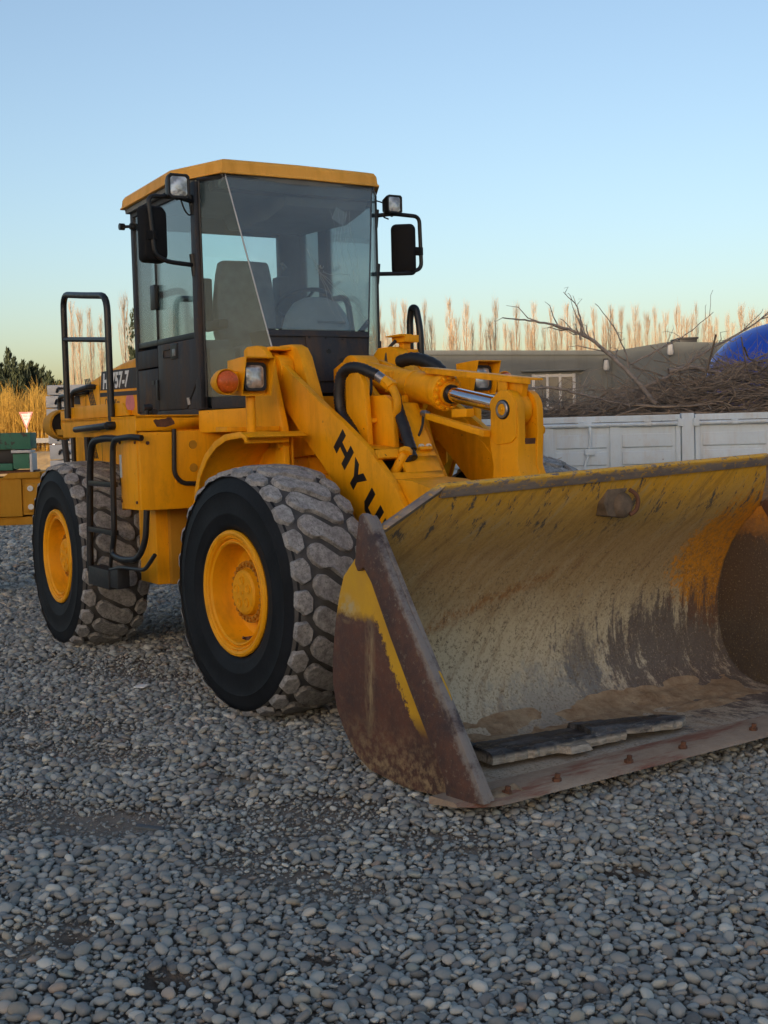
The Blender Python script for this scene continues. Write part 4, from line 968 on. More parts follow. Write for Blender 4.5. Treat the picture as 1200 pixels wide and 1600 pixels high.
m = MB(); m.lathe([(.0, -.22), (.10, -.20), (.125, -.05), (.125, .10), (.105, .10), (.10, 0), (0, -.02)], (-3.47, -1.05, 1.80), 'X', 28); m.box((-3.45, -1.12, 1.71), (-3.1, -.9, 1.76)); m.build('tail_light_pod', 'yellow_old', DK, .004)
m = MB(); m.lathe([(0, .03), (.095, .03), (.095, .045), (0, .06)], (-3.47, -1.05, 1.80), 'X', 24); m.build('tail_light', 'plastic', DK)
m = MB(); m.tube([(-1.30, -1.10, 1.83), (-1.30, -1.10, 1.90)], .02, 10); m.cyl((-1.30, -1.12, 1.88), (-1.30, -1.06, 1.88), .025, 10); m.cyl((-1.27, -1.05, 1.85), (-1.33, -1.05, 1.85), .022, 10); m.build('door_stop', 'plastic', DK)
# hydraulic / battery box below the deck
m = MB(); m.prism([(-1.66, 1.165), (-1.62, 1.178), (-1.248, 1.178), (-1.248, 1.715), (-1.66, 1.715)], 'Y', -1.178, -.62)
BX = RP(m.build('tank_box', 'yellow', LD, .014))
m = MB(); m.box((-1.635, -1.184, 1.215), (-1.285, -1.179, 1.665)); PL_ = m.build('cover_plate', 'yellow', BX, .003)
for x in (-1.615, -1.305):
    for z in (1.235, 1.645): m = MB(); m.cyl((x, -1.184, z), (x, -1.194, z), .011, 6); m.build('bolt', 'rusty', BX)
m = MB(); m.cyl((-1.247, -1.12, 1.64), (-1.240, -1.12, 1.64), .013, 8); m.build('bolt', 'rusty', BX)
m = MB(); m.box((-1.640, -1.187, 1.40), (-1.60, -1.1835, 1.56)); m.build('warning_label', 'white_label', BX, smooth=False)
m = MB(); m.box((-1.36, -.93, 1.36), (-1.225, -.58, 1.72)); FP = RP(m.build('step_panel', 'yellow', LD, .02))
m = MB(); m.tube([(-1.222, -.935, 1.73), (-1.222, -.945, 1.42), (-1.222, -.89, 1.355), (-1.222, -.72, 1.348)], .016, 10, .06); m.build('rubber_trim', 'rubber_hose', FP)
for z in (1.62, 1.46): m = MB(); m.lathe([(.030, 0), (.028, .006), (.014, .007), (.0, .002)], (-1.224, -.80, z), 'X', 16); m.build('screw', 'yellow_old', FP)
m = MB(); m.box((-1.90, -.86, .62), (-1.55, -.40, 1.16)); m.box((-1.70, -.70, .45), (-1.45, -.35, .95)); RP(m.build('articulation_plate', 'yellow_old', LD, .01))
# ladder
m = MB(); yl_ = -1.255
m.tube([(-1.19, -1.18, 1.675), (-1.28, -1.22, 1.685), (-1.56, yl_, 1.67), (-1.585, yl_, 1.50), (-1.61, yl_, 1.0), (-1.68, yl_, .86), (-1.45, yl_, .835), (-1.22, yl_+.03, .855), (-1.15, yl_+.06, .98), (-1.13, yl_+.07, 1.19)], .021, 12, .09)
m.tube([(-1.60, -1.19, 1.67), (-1.80, -1.22, 1.68), (-2.04, yl_, 1.66), (-2.10, yl_, 1.45), (-2.16, yl_, 1.0), (-2.185, yl_, .70)], .025, 12, .09)
m.tube([(-1.66, yl_, .90), (-1.74, yl_, .74), (-1.5, yl_, .78), (-1.1, yl_+.03, .79), (-.98, yl_+.06, .90)], .014, 10, .05)
LR = RP(m.build('ladder', 'black', LD))
for z, xa, xb in ((1.36, -2.11, -1.58), (1.02, -2.16, -1.60)):
    m = MB(); m.box((xa, yl_-.02, z-.025), (xb, yl_+.03, z+.012)); m.build('rung', 'black', LR, .004)
m = MB(); m.box((-2.19, yl_-.02, .60), (-1.72, yl_+.10, .74)); m.box((-1.72, yl_-.01, .62), (-1.55, yl_+.08, .76)); m.build('bottom_step', 'plastic', LR, .008)
# big hand rail on the deck
m = MB(); m.tube([(-2.81, -1.19, 1.84), (-2.80, -1.19, 2.80), (-2.30, -1.19, 2.742), (-1.765, -1.19, 2.685), (-1.765, -1.19, 1.80)], .0245, 12, .12); m.tube([(-2.81, -1.19, 2.455), (-1.767, -1.19, 2.375)], .019, 10)
RP(m.build('hand_rail', 'black', LD))
m = MB(); m.tube([(-1.07, .90, 1.7), (-1.07, .90, 2.50), (-1.04, .90, 2.59), (-.98, .90, 2.58), (-.93, .90, 2.42), (-.92, .90, 1.7)], .026, 12, .08); RP(m.build('hand_rail', 'black', LD))
m = MB(); m.box((-2.9, .60, 1.80), (-1.25, 1.20, 1.826)); m.box((-1.5, .62, 1.2), (-1.25, 1.15, 1.80)); RP(m.build('deck', 'yellow', LD, .01))

# ---- cab
CB, CT = 1.86, 3.42
m = MB()
for s in (-1,):
    m.hexa([(x, s*(y if z < 2 else y), z) for x, y, z in ((-1.285, .742, CB), (-1.20, .742, CB), (-1.20, .690, CB), (-1.285, .690, CB), (-1.285, .735, CT), (-1.20, .735, CT), (-1.20, .690, CT), (-1.285, .690, CT))])
m.box((-1.285, .702, CB), (-1.245, .738, CT))
for s in (-1, 1):
    m.box((-2.475, min(s*.742, s*.68), CB), (-2.415, max(s*.742, s*.68), CT))
    m.box((-2.42, min(s*.742, s*.70), 3.36), (-1.29, max(s*.742, s*.70), CT))
    if s > 0: m.box((-2.12, .70, 2.38), (-1.98, .742, 3.37))
m.box((-2.475, -.68, 3.28), (-2.43, .68, CT)); m.box((-2.475, -.68, CB), (-2.43, .68, 2.42))
m.box((-2.475, .50, 2.42), (-2.40, .68, 3.30)); m.box((-2.475, -.68, 2.42), (-2.43, -.60, 3.30))
m.box((-2.45, -.735, 1.80), (-1.24, .735, 1.872))
# lower corner trims under the curved glass
for s in (-1, 1):
    m.hexa([(-1.19, s*.665, 1.86), (-.76, s*.345, 1.87), (-.80, s*.345, 1.87), (-1.23, s*.64, 1.86), (-1.19, s*.665, 1.945), (-.762, s*.345, 2.0), (-.80, s*.345, 2.0), (-1.23, s*.64, 1.945)])
m.box((-1.22, -.62, 3.36), (-1.10, .62, 3.45))
CAB = RP(m.build('cab', 'cab_gray', LD, .008))
# roof with the pointed visor
rp = [(-2.52, -.80), (-1.49, -.82), (-1.01, -.615), (-.985, 0), (-1.01, .625), (-1.46, .855), (-2.52, .83)]
def rring(k, z, dz=0): return [(-1.75+(x+1.75)*k, y*k, z + dz*(x+1.75)) for x, y in rp]
m = MB(); m.loft([rring(.975, 3.44, .012), rring(1.003, 3.438, .012), rring(1.003, 3.450, .012), rring(.99, 3.458, .013), rring(.982, 3.510, .014), rring(.962, 3.535, .014), rring(.90, 3.550, .012)])
m.build('roof', 'roof', CAB, .016, seg=4, ang=18)
m = MB(); m.loft([rring(.96, 3.405, .012), rring(.968, 3.445, .012)]); m.build('headliner', 'interior', CAB)
m = MB(); m.loft([[(-1.11, -.60, 3.36), (-1.02, -.59, 3.42), (-1.04, -.59, 3.43), (-1.15, -.60, 3.42)], [(-1.11, .60, 3.36), (-1.02, .59, 3.42), (-1.04, .59, 3.43), (-1.15, .60, 3.42)]])
m.build('sun_visor', 'interior', CAB, .005)
def pane(quad, th=.006, nu=1, nv=1):
    m = MB(); a, b, c, d = [Vector(q) for q in quad]; n = (b-a).cross(d-a).normalized()*th
    m.hexa([a, b, b+n, a+n, d, c, c+n, d+n]); return m
WB = (-.80, .378, 2.27)
for s in (-1, 1):
    A = Vector((-1.199, s*.700, 3.42)); B = Vector((-1.035, s*.578, 3.455)); C_ = Vector((-.802, s*.378, 2.27)); D = Vector((-.762, s*.345, 2.0)); E_ = Vector((-1.194, s*.695, 1.945))
    m = MB(); n = Vector((.5, s*.86, 0))*.006; nn = 8; rings = []
    for i in range(nn+1):
        t = i/nn; a = A.lerp(E_, t); z = a.z
        b = B.lerp(C_, (B.z-z)/(B.z-C_.z)) if z > C_.z else C_.lerp(D, (C_.z-z)/(C_.z-D.z))
        rings.append([a, b, b+n, a+n])
    m.loft(rings); m.build('corner_window', 'glass_side', CAB, ang=60)
    m = MB(); m.tube([B, C_, D], .006, 8); m.build('glass_seam', 'galv' if s < 0 else 'plastic', CAB)
    m = MB(); m.tube([A+Vector((.004, s*.003, 0)), E_+Vector((.004, s*.003, 0))], .010, 8); m.build('window_seal', 'black', CAB)
fr_ = lambda z: (-1.035+(3.455-z)/(3.455-2.27)*.233, .578-(3.455-z)/(3.455-2.27)*.200)
zb = 2.392; xb, wb = fr_(zb); x0, w0 = fr_(3.455)
pane([(xb, -wb, zb), (xb, wb, zb), (x0, w0, 3.455), (x0, -w0, 3.455)]).build('windshield', 'glass_front', CAB)
# cracks in the windshield, as fine grooves of broken glass standing on its face
def wsp(y, z): return Vector((fr_(z)[0]+.008, y, z))
m = MB(); rs = random.Random(5)
ctr = (.06, 2.79)
for y1, z1 in ((.36, 2.55), (.40, 2.45), (.30, 2.79), (.22, 2.42), (-.02, 2.95), (.02, 2.90), (.12, 2.50)):
    P = []; 
    for i in range(9):
        t = i/8; P.append(wsp(ctr[0]+(y1-ctr[0])*t+rs.uniform(-.008, .008)*(t > 0), ctr[1]+(z1-ctr[1])*t+rs.uniform(-.008, .008)))
    m.tube(P, .0009, 4)
for k in range(5):
    y0_ = .20+.045*k; P = [wsp(y0_+.05*math.sin(i*.5+k)*.5-.01*k*i/10, 3.25-.05*i*(.8+.06*k)) for i in range(12)]; m.tube(P, .0006, 4)
for k in range(14): a_ = wsp(ctr[0]+rs.uniform(-.05, .03), ctr[1]+rs.uniform(-.03, .06)); m.tube([a_, a_+Vector((0, rs.uniform(-.015, .015), rs.uniform(-.02, .02)))], .002, 4)
m.build('glass_crack', 'crack', CAB)
m = MB(); m.tube([(-1.21, -.70, 3.425), (-1.045, -.582, 3.435), (-1.045, .582, 3.435), (-1.21, .70, 3.425)], .020, 8); m.build('window_header', 'black', CAB)
# front panel under the windshield
xd, wd = fr_(1.99)
m = MB(); m.hexa([(xd, -wd, 1.95), (xd, wd, 1.95), (xd-.25, wd, 1.95), (xd-.25, -wd, 1.95), (xb+.004, -wb, zb-.005), (xb+.004, wb, zb-.005), (xb-.30, wb, zb-.005), (xb-.30, -wb, zb-.005)])
FPN = m.build('front_panel', 'cab_gray', CAB, .012)
def fpt(y, z, o=0.004): x_, w_ = fr_(z); return (x_+o+.006, y, z)
m = MB(); q = [(-.12, 2.35), (.20, 2.335), (.225, 2.04), (-.10, 2.03)]
m.loft([[fpt(y, z, .0) for y, z in q], [fpt(y, z, .007) for y, z in q]]); m.build('hatch', 'cab_gray', FPN, .003)
for y, z, r_ in ((-.09, 2.335, .007), (.04, 2.335, .007), (.17, 2.325, .007), (.20, 2.15, .007), (-.09, 2.045, .007), (.08, 2.045, .007), (.05, 2.24, .017), (.14, 2.18, .016)):
    m = MB(); m.cyl(fpt(y, z, .003), fpt(y, z, .012), r_, 10); m.build('hatch_screw', 'black', CAB)
m = MB(); m.loft([[fpt(-wb+.01, zb-.05, .0), fpt(wb-.01, zb-.05, .0), fpt(wb-.01, zb-.035, .0), fpt(-wb+.01, zb-.035, .0)], [fpt(-wb+.01, zb-.05, .012), fpt(wb-.01, zb-.05, .012), fpt(wb-.01, zb-.035, .012), fpt(-wb+.01, zb-.035, .012)]]); m.build('panel_lip', 'cab_gray', FPN, .003)
# yellow skirt under the cab front
m = MB()
for s in (-1, 1): m.hexa([(-1.235, s*.745, 1.70), (-.74, s*.34, 1.70), (-.80, s*.33, 1.70), (-1.26, s*.68, 1.70), (-1.235, s*.745, 1.852), (-.74, s*.34, 1.868), (-.80, s*.33, 1.868), (-1.26, s*.68, 1.858)])
m.box((-.80, -.33, 1.70), (-.745, .33, 1.93)); m.box((-2.4, -.60, 1.60), (-1.25, .60, 1.84))
RP(m.build('cab_skirt', 'yellow', LD, .006))
# sides: glass above, sheet metal below
for s in (-1, 1):
    y = sorted((s*.728, s*.722))
    m = MB(); m.box((-2.42, y[0], 2.395), (-2.01, y[1], 3.37)); m.build('side_window', 'glass', CAB)
    m = MB(); m.box((-1.992, y[0], 2.395), (-1.29, y[1], 3.37)); DG = m.build('door_window', 'glass', CAB)
    m = MB(); m.box((-2.012, min(s*.735, s*.71), 2.36), (-1.990, max(s*.735, s*.71), 3.37)); m.box((-2.44, min(s*.735, s*.70), 2.358), (-1.29, max(s*.735, s*.70), 2.398)); m.build('window_bar', 'black', CAB, .003)
    m = MB(); m.prism([(-1.985, 1.872), (-1.455, 1.872), (-1.235, 2.085), (-1.225, 2.355), (-1.985, 2.355)], 'Y', *Yb(s*.742, s*.715)); DR = m.build('door', 'cab_gray', CAB, .006)
    m = MB(); m.box((-2.44, min(s*.740, s*.715), 2.20), (-2.0, max(s*.740, s*.715), 2.335)); m.box((-2.44, min(s*.740, s*.715), 1.87), (-2.0, max(s*.740, s*.715), 2.188)); m.build('side_panel', 'cab_gray', CAB, .006)
    m = MB(); m.prism([(-1.45, 1.868), (-1.20, 1.868), (-1.20, 2.06), (-1.225, 2.07)], 'Y', *Yb(s*.738, s*.69)); m.build('door_sill_corner', 'cab_gray', CAB, .005)
    if s < 0:
        m = MB(); m.box((-1.72, -.748, 2.235), (-1.585, -.741, 2.345)); m.build('handle_frame', 'plastic', CAB, .003)
        m = MB(); m.box((-1.705, -.750, 2.25), (-1.60, -.7475, 2.33)); m.build('handle_recess', 'black', CAB)
        m = MB(); m.box((-1.66, -.758, 2.255), (-1.605, -.749, 2.305)); m.build('door_handle', 'steel', CAB, .003)
        m = MB(); m.tube([(-1.73, -.745, 2.255), (-1.86, -.745, 2.255), (-1.86, -.745, 2.31), (-1.73, -.745, 2.31)], .004, 6); m.build('door_trim', 'black', CAB); m = MB(); m.cyl((-1.40, -.742, 1.90), (-1.40, -.75, 1.95), .014, 8); m.build('door_latch', 'galv', CAB); m = MB(); m.box((-2.13, -.744, 2.07), (-2.08, -.740, 2.10)); m.build('panel_lock', 'black', CAB)
        for q0, q1 in (((-2.05, -.762, 2.62), (-1.955, -.735, 2.80)), ((-2.01, -.755, 1.95), (-1.985, -.74, 2.10))): m = MB(); m.box(q0, q1); m.build('hinge', 'black', CAB, .004)
        m = MB(); m.tube([(-2.46, -.735, 3.30), (-2.50, -.80, 3.30)], .012, 8); m.cyl((-2.50, -.82, 3.30), (-2.50, -.78, 3.30), .026, 10); m.cyl((-2.40, -.77, 3.29), (-2.40, -.735, 3.29), .024, 10); m.build('door_catch', 'black', CAB)
        m = MB(); m.tube([(-2.42, -.68, 2.735), (-1.72, -.68, 2.735), (-1.58, -.68, 2.70), (-1.55, -.68, 2.40)], .026, 10, .10); m.build('inner_hand_rail', 'black', CAB)
    else:
        m = MB(); m.tube([(-2.3, .68, 2.74), (-1.62, .68, 2.72), (-1.55, .68, 2.40)], .024, 10, .10); m.tube([(-1.5, .68, 2.40), (-1.0, .50, 2.47)], .02, 8); m.build('inner_hand_rail', 'interior', CAB)
pane([(-2.45, -.60, 2.42), (-2.45, .50, 2.42), (-2.45, .50, 3.28), (-2.45, -.60, 3.28)]).build('rear_window', 'glass', CAB)
# seat, steering, consoles
m = MB(); m.loft([[(-2.03+dx, -.03+y*k, z) for dx, y in ((0, -.25), (.10, -.25), (.13, 0), (.10, .25), (0, .25), (-.05, 0))] for z, k in ((2.30, .80), (2.45, .98), (2.70, .97), (2.90, .86), (2.985, .78), (3.0, .70))])
ST = m.build('seat', 'seat', CAB, .03, seg=3, ang=45)
m = MB(); m.box((-2.0, -.30, 2.20), (-1.48, .24, 2.33)); m.build('seat_cushion', 'seat', CAB, .04, seg=3)
m = MB(); m.box((-1.98, -.25, 1.88), (-1.52, .20, 2.21)); m.build('seat_base', 'interior', CAB, .02)
for y in (-.36, .30):
    m = MB(); m.box((-1.98, y-.04, 2.46), (-1.62, y+.04, 2.53)); m.box((-2.06, y-.05, 2.50), (-1.92, y+.05, 2.90 if y > 0 else 2.86)); m.build('arm_rest', 'plastic', CAB, .02)
m = MB(); m.loft([[(-1.05+dx*k, .10+y*k, z) for dx, y in [(.16*math.cos(t*math.pi/8), .25*math.sin(t*math.pi/8)) for t in range(16)]] for z, k in ((2.30, 1.1), (2.42, 1.05), (2.52, .92), (2.60, .68), (2.635, .35))])
m.build('dash_cowl', 'dash_grey', CAB, ang=50)
m = MB(); m.box((-.98, .03, 2.445), (-.885, .25, 2.460)); m.build('dash_slot', 'interior', CAB, .003)
m = MB(); rings = [Vector((-1.30, .13, 2.62)) + Matrix.Rotation(R_(-25), 3, 'Y') @ Vector((.20*math.cos(t*math.pi/18), .20*math.sin(t*math.pi/18), 0)) for t in range(37)]
m.tube(rings, .015, 10); m.tube([(-1.30, .13, 2.61), (-1.10, .10, 2.35)], .04, 12); m.tube([rings[0], rings[18]], .012, 8); m.build('steering_wheel', 'plastic', CAB)
m = MB(); m.box((-1.95, -.66, 1.88), (-1.45, -.42, 2.36)); m.prism([(-1.45, 1.88), (-1.28, 1.88), (-1.30, 2.28), (-1.45, 2.36)], 'Y', -.62, -.42); CN = m.build('console', 'interior', CAB, .015)
m = MB(); m.box((-1.18, -.40, 1.95), (-.95, -.10, 2.18)); m.build('floor_box', 'black', CAB, .01)
m = MB(); [m.tube([(x, -.54, 2.36), (x+.02, -.54, 2.50)], .012, 8) for x in (-1.60, -1.70, -1.80)]; [m.tube([(x+.02, -.54, 2.49), (x+.025, -.54, 2.55)], .022, 10) for x in (-1.60, -1.70, -1.80)]; m.build('lever', 'plastic', CAB)
m = MB(); m.hexa([(-1.272, -.60, 2.02), (-1.272, -.52, 2.02), (-1.278, -.52, 2.02), (-1.278, -.60, 2.02), (-1.285, -.60, 2.11), (-1.285, -.52, 2.13), (-1.29, -.52, 2.13), (-1.29, -.60, 2.11)]); m.box((-1.275, -.47, 2.08), (-1.268, -.44, 2.16)); m.build('paper_label', 'white_label', CAB, smooth=False)
m = MB(); m.hexa([(-1.03, .24, 3.20), (-1.03, .33, 3.15), (-1.035, .33, 3.15), (-1.035, .24, 3.20), (-1.05, .29, 3.29), (-1.05, .38, 3.24), (-1.055, .38, 3.24), (-1.055, .29, 3.29)]); m.build('paper_label', 'dash_grey', CAB, smooth=False)
m = MB(); m.tube([(-2.38, .52, 3.02), (-2.30, .50, 3.02), (-2.30, .46, 3.05)], .015, 8, .02); m.tube([(-2.38, .52, 2.90), (-2.30, .50, 2.90), (-2.30, .46, 2.93)], .015, 8, .02); m.build('coat_hook', 'interior', CAB)
m = MB(); m.prism([(-2.3, 3.395), (-1.15, 3.41), (-1.2, 3.30), (-1.5, 3.24), (-2.2, 3.27)], 'Y', -.05, .62); m.build('overhead_console', 'interior', CAB, .02)
# mirrors and work lights
for s in (-1, 1):
    ox = 1.075; m = MB()
    m.tube([(-1.245, s*.735, 3.285), (-1.20, s*.85, 3.30), (-1.18, s*ox, 3.29), (-1.18, s*(ox+.01 if s > 0 else ox-.03), 2.90), (-1.19, s*.95, 2.86), (-1.255, s*.735, 2.855)], .0155, 10, .05)
    m.cyl((-1.255, s*.73, 2.78), (-1.255, s*.745, 2.93), .020, 8); m.cyl((-1.25, s*.73, 3.20), (-1.25, s*.745, 3.33), .018, 8)
    MI = m.build('mirror_arm', 'black', CAB)
    cy_ = s*1.03 if s < 0 else .965
    m = MB(); rg = []
    dx = .0
    for x, k, r in ((-1.185, .74, .045), (-1.195, .92, .045), (-1.225, 1.0, .04), (-1.275, 1.0, .035), (-1.28, .97, .035)):
        a, b = .092*k, .190*k; pts = []
        for qx, qz, a0 in ((a-r, b-r, 0), (-a+r, b-r, 90), (-a+r, -b+r, 180), (a-r, -b+r, 270)):
            for i in range(5):
                t = R_(a0+90*i/4); u = qx+r*math.cos(t); yaw_ = 0.15 if s < 0 else -.62
                X_ = x+1.24; pts.append((-1.24+X_*math.cos(yaw_)-u*math.sin(yaw_), cy_+X_*math.sin(yaw_)+u*math.cos(yaw_), 3.045+qz+r*math.sin(t)))
        rg.append(pts)
    m.loft(rg); m.box((-1.20, s*1.06-.035, 3.0), (-1.165, s*1.06+.035, 3.06)); m.tube([(-1.18, s*1.06, 3.03), (-1.21, cy_, 3.04)], .03, 8)
    m.build('mirror', 'mirror_shell', CAB, .004)
    ly = -.866 if s < 0 else .840; lz = 3.365 if s < 0 else 3.362; lx = -1.16; k = 1.0 if s < 0 else .82
    m = MB(); m.loft([[(lx+x, ly+u*q*k, lz+v*q*k) for u, v in ((-.078, -.066), (-.06, -.082), (.06, -.082), (.078, -.066), (.078, .066), (.06, .082), (-.06, .082), (-.078, .066))] for x, q in ((-.09, .75), (-.02, .98), (.02, 1.0), (.02, .84), (.0, .80))])
    m.tube([(lx-.03, ly, lz-.07), (lx-.04, ly, 3.29)], .018, 8)
    WL = m.build('work_light', 'plastic', CAB, .004)
    m = MB(); m.loft([[(lx+x, ly+u*q*k, lz+v*q*k) for u, v in ((-.07, -.06), (-.055, -.075), (.055, -.075), (.07, -.06), (.07, .06), (.055, .075), (-.055, .075), (-.07, .06))] for x, q in ((-.01, .85), (.012, .85), (.018, .4))]); m.build('work_light_lens', 'lens', CAB)
    m = MB(); m.tube(catm([(lx-.05, ly+.02, lz-.03), (lx-.06, s*.80, 3.22), (-1.22, s*.76, 3.19), (-1.24, s*.74, 3.26)] if s < 0 else [(-1.25, .73, 3.40), (-1.2, .80, 3.36), (-1.2, .77, 3.28), (-1.21, .82, 3.26)]), .006, 6); m.build('lamp_cable', 'plastic', CAB)
LD.location = (0, 0, 0)

# ------------------------------------------------------------------ CHARRED TIMBER IN THE BUCKET
def board(y0, y1, w0, w1, h, cx, seed, taper, ragged):
    n = 64; m = MB(); rings = []; N = lambda *v: mnoise.noise(Vector(v))
    for i in range(n+1):
        t = i/n; y = y0+(y1-y0)*t
        e = math.sqrt(max(.02, 1-((t-taper)/(1-taper))**2)) if t > taper else 1
        wf = (w0+(w1-w0)*t)*e + ragged*(N(y*9, seed, 1)+.7*N(y*31, seed, 2)+.5*round(N(y*16, seed, 5)*2)/2)
        wb = (w0+(w1-w0)*t)*e*.95 + .4*ragged*(N(y*12, seed, 7)+.6*N(y*40, seed, 3))
        hb = h*(1+.10*N(y*8, seed, 4)+.08*N(y*37, seed, 6)); u = .012*N(y*22, seed, 8)
        rings.append([(cx-wb, y, 0), (cx-wb-.003+u, y, hb*.5), (cx-wb+.010, y, hb*.93), (cx-wb*.4, y, hb*(1+.10*N(y*25, seed, 9))), (cx+wf*.3, y, hb*(1+.12*N(y*29, seed, 10))),
                      (cx+wf*.78, y, hb*(.97+.12*N(y*19, seed, 11))), (cx+wf*.97+u, y, hb*(.72+.2*N(y*27, seed, 12))), (cx+wf+u, y, hb*.35), (cx+wf-.006, y, 0)])
    return m.loft(rings)
PKT = thing('charred_timber', 'charred broken timber plank lying on the floor of the loader bucket', 'timber', (1.99, -1.055, .108), R_(-6.5))
board(0, .84, .125, .105, .058, 0, 3.1, .97, .014).build('plank', 'char', PKT, ang=24)
m2 = board(.60, 1.30, .095, .085, .050, .01, 8.7, .72, .010); bmesh.ops.rotate(m2.b, cent=(0, .6, 0), matrix=Matrix.Rotation(-.06, 3, 'X'), verts=m2.b.verts); bmesh.ops.translate(m2.b, vec=(-.015, 0, .034), verts=m2.b.verts)
m2.build('broken_plank', 'char', PKT, ang=24)
m = MB(); m.hexa([(.075, .36, .0), (.175, .42, .0), (.165, .56, .0), (.08, .56, .0), (.085, .37, .030), (.16, .43, .036), (.15, .55, .030), (.085, .55, .045)]); m.build('splinter', 'char', PKT, .004)
m = MB(); m.hexa([(-.12, -.05, .0), (-.02, -.04, .0), (-.03, .04, .0), (-.12, .03, .0), (-.11, -.05, .10), (-.07, -.035, .085), (-.05, .02, .07), (-.11, .02, .06)]); m.build('splinter', 'char', PKT, .006)

# small things on the gravel
c = MB(); b = c.b
for p in ((-.06, -.012, 0), (.06, -.02, 0), (.07, .012, 0), (-.05, .022, 0), (-.058, -.012, .014), (.058, -.02, .011), (.066, .010, .012), (-.048, .020, .015)): b.verts.new(p)
b.verts.ensure_lookup_table()
for f_ in ((0, 3, 2, 1), (4, 5, 6, 7), (0, 1, 5, 4), (1, 2, 6, 5), (2, 3, 7, 6), (3, 0, 4, 7)): b.faces.new([b.verts[i] for i in f_])
sl = c.build('slate_piece', 'steel', None, .003); sl.location = (1.66, -2.61, .018); sl.rotation_euler = (.1, .1, .95)
sl.data.materials[0] = simple('slate', (0.10, 0.115, 0.12), .6); tag(sl, 'long thin slate splinter lying on the gravel', 'stone')
c = MB(); c.hexa([(-.05, -.025, 0), (.045, -.03, 0), (.05, .025, 0), (-.045, .03, 0), (-.05, -.025, .012), (.045, -.03, .006), (.05, .025, .014), (-.045, .03, .010)])
lt = c.build('litter_scrap', 'white_label', None, .004); lt.location = (-1.15, -1.34, .02); lt.rotation_euler = (.15, -.1, .4); tag(lt, 'small white scrap of litter on the gravel beside the front wheel', 'litter')

# ------------------------------------------------------------------ WHITE FLATBED TRUCK
M['truck'] = paint('truck_white_paint', (0.64, 0.75, 0.83), 0.22, 0.5, 0.5)
p0, p1 = at(845, 649, 12), at(1200, 651, 12)
tdir = Vector((p1.x-p0.x, p1.y-p0.y, 0)).normalized(); RZ = 1.765
TK = thing('flatbed_truck', 'white dropside truck bed loaded with cut branches behind the loader', 'truck', (p0.x, p0.y, 0), math.atan2(tdir.y, tdir.x))
# local: x along the side, y away from the camera
m = MB(); m.box((-1.25, .06, 1.02), (4.6, 2.3, 1.10)); m.box((-1.25, .3, .80), (4.6, .42, 1.02)); m.box((-1.25, 1.8, .80), (4.6, 1.92, 1.02)); m.build('bed', 'truck', TK, .006)
def side(x0, x1, name='side_board'):
    m = MB(); m.box((x0, 0, 1.10), (x1, .035, RZ-.065)); m.box((x0, -.018, RZ-.06), (x1, .045, RZ))
    n = max(1, round((x1-x0)/.72)); L = (x1-x0)/n
    SB = m.build(name, 'truck', TK, .005)
    m = MB()
    for i in range(n+1): xx = x0+L*i; m.box((max(x0, xx-.045), -.024, 1.11), (min(x1, xx+.045), .001, RZ-.10))
    m.build('stiffener', 'truck', SB, .006)
    m = MB()
    for i in range(n):
        a_, b_ = x0+L*i+.075, x0+L*(i+1)-.075
        for zc in (1.19, 1.355, 1.52): m.hexa([(a_, -.016, zc-.055), (b_, -.016, zc-.055), (b_, .0, zc-.065), (a_, .0, zc-.065), (a_, -.012, zc+.065), (b_, -.012, zc+.065), (b_, .0, zc+.067), (a_, .0, zc+.067)])
    m.build('pressed_panel', 'truck', SB, .004)
    m = MB(); m.tube([(x0+.02, -.032, RZ-.085), (x1-.02, -.032, RZ-.085)], .020, 12); [m.box((x0+L*(i+.5)-.03, -.05, RZ-.105), (x0+L*(i+.5)+.03, -.01, RZ-.06)) for i in range(n)]; m.build('hinge_rail', 'truck', SB, .003)
    m = MB(); m.box((x0+.02, .0355, 1.14), (x1-.02, .04, RZ-.12)); m.build('inner_lining', 'rusty', SB)
side(-1.2, 1.335); side(1.475, 4.5)
m = MB(); m.box((1.345, -.03, 1.0), (1.465, .05, RZ+.01)); m.box((1.30, -.055, RZ-.115), (1.36, -.02, RZ-.04)); m.box((1.45, -.055, RZ-.115), (1.51, -.02, RZ-.04)); m.build('post', 'truck', TK, .005)
xl = (915-845)/FPX*12
m = MB(); m.box((xl-.05, -.045, RZ-.10), (xl+.05, -.02, RZ-.05)); m.tube([(xl+.03, -.05, RZ-.10), (xl+.035, -.055, RZ-.20), (xl+.025, -.055, RZ-.33), (xl-.02, -.05, RZ-.46), (xl-.03, -.05, RZ-.55)], .014, 8, .04); m.box((xl-.02, -.07, RZ-.37), (xl+.075, -.025, RZ-.315)); m.build('latch', 'truck', TK, .004)
m = MB(); m.box((-1.25, 2.26, 1.10), (4.6, 2.30, RZ)); m.box((4.56, .05, 1.10), (4.60, 2.26, RZ+.5)); m.box((-1.25, .05, 1.10), (-1.21, 2.26, RZ-.01)); m.build('side_board', 'truck', TK, .005)
for x in (-.3, 5.6):
    for y in (.12, 1.86):
        m = MB(); m.lathe([(.25, 0), (.30, -.01), (.46, .0), (.50, .04), (.50, .24), (.46, .28), (.25, .28)], (x, y, .50), 'Y', 32, closed=True); wt_ = m.build('wheel', 'tyre_side', TK)
        m = MB(); m.lathe([(0, .08), (.1, .06), (.24, .12), (.27, .03), (.27, .25), (0, .25)], (x, y, .50), 'Y', 24); m.build('rim', 'truck', wt_)
m = MB(); m.box((4.72, .1, .75), (6.5, 2.2, 1.5)); m.prism([(4.72, 1.5), (6.5, 1.5), (6.1, 2.25), (4.72, 2.25)], 'Y', .12, 2.18) ; m.build('cab', 'truck', TK, .03)

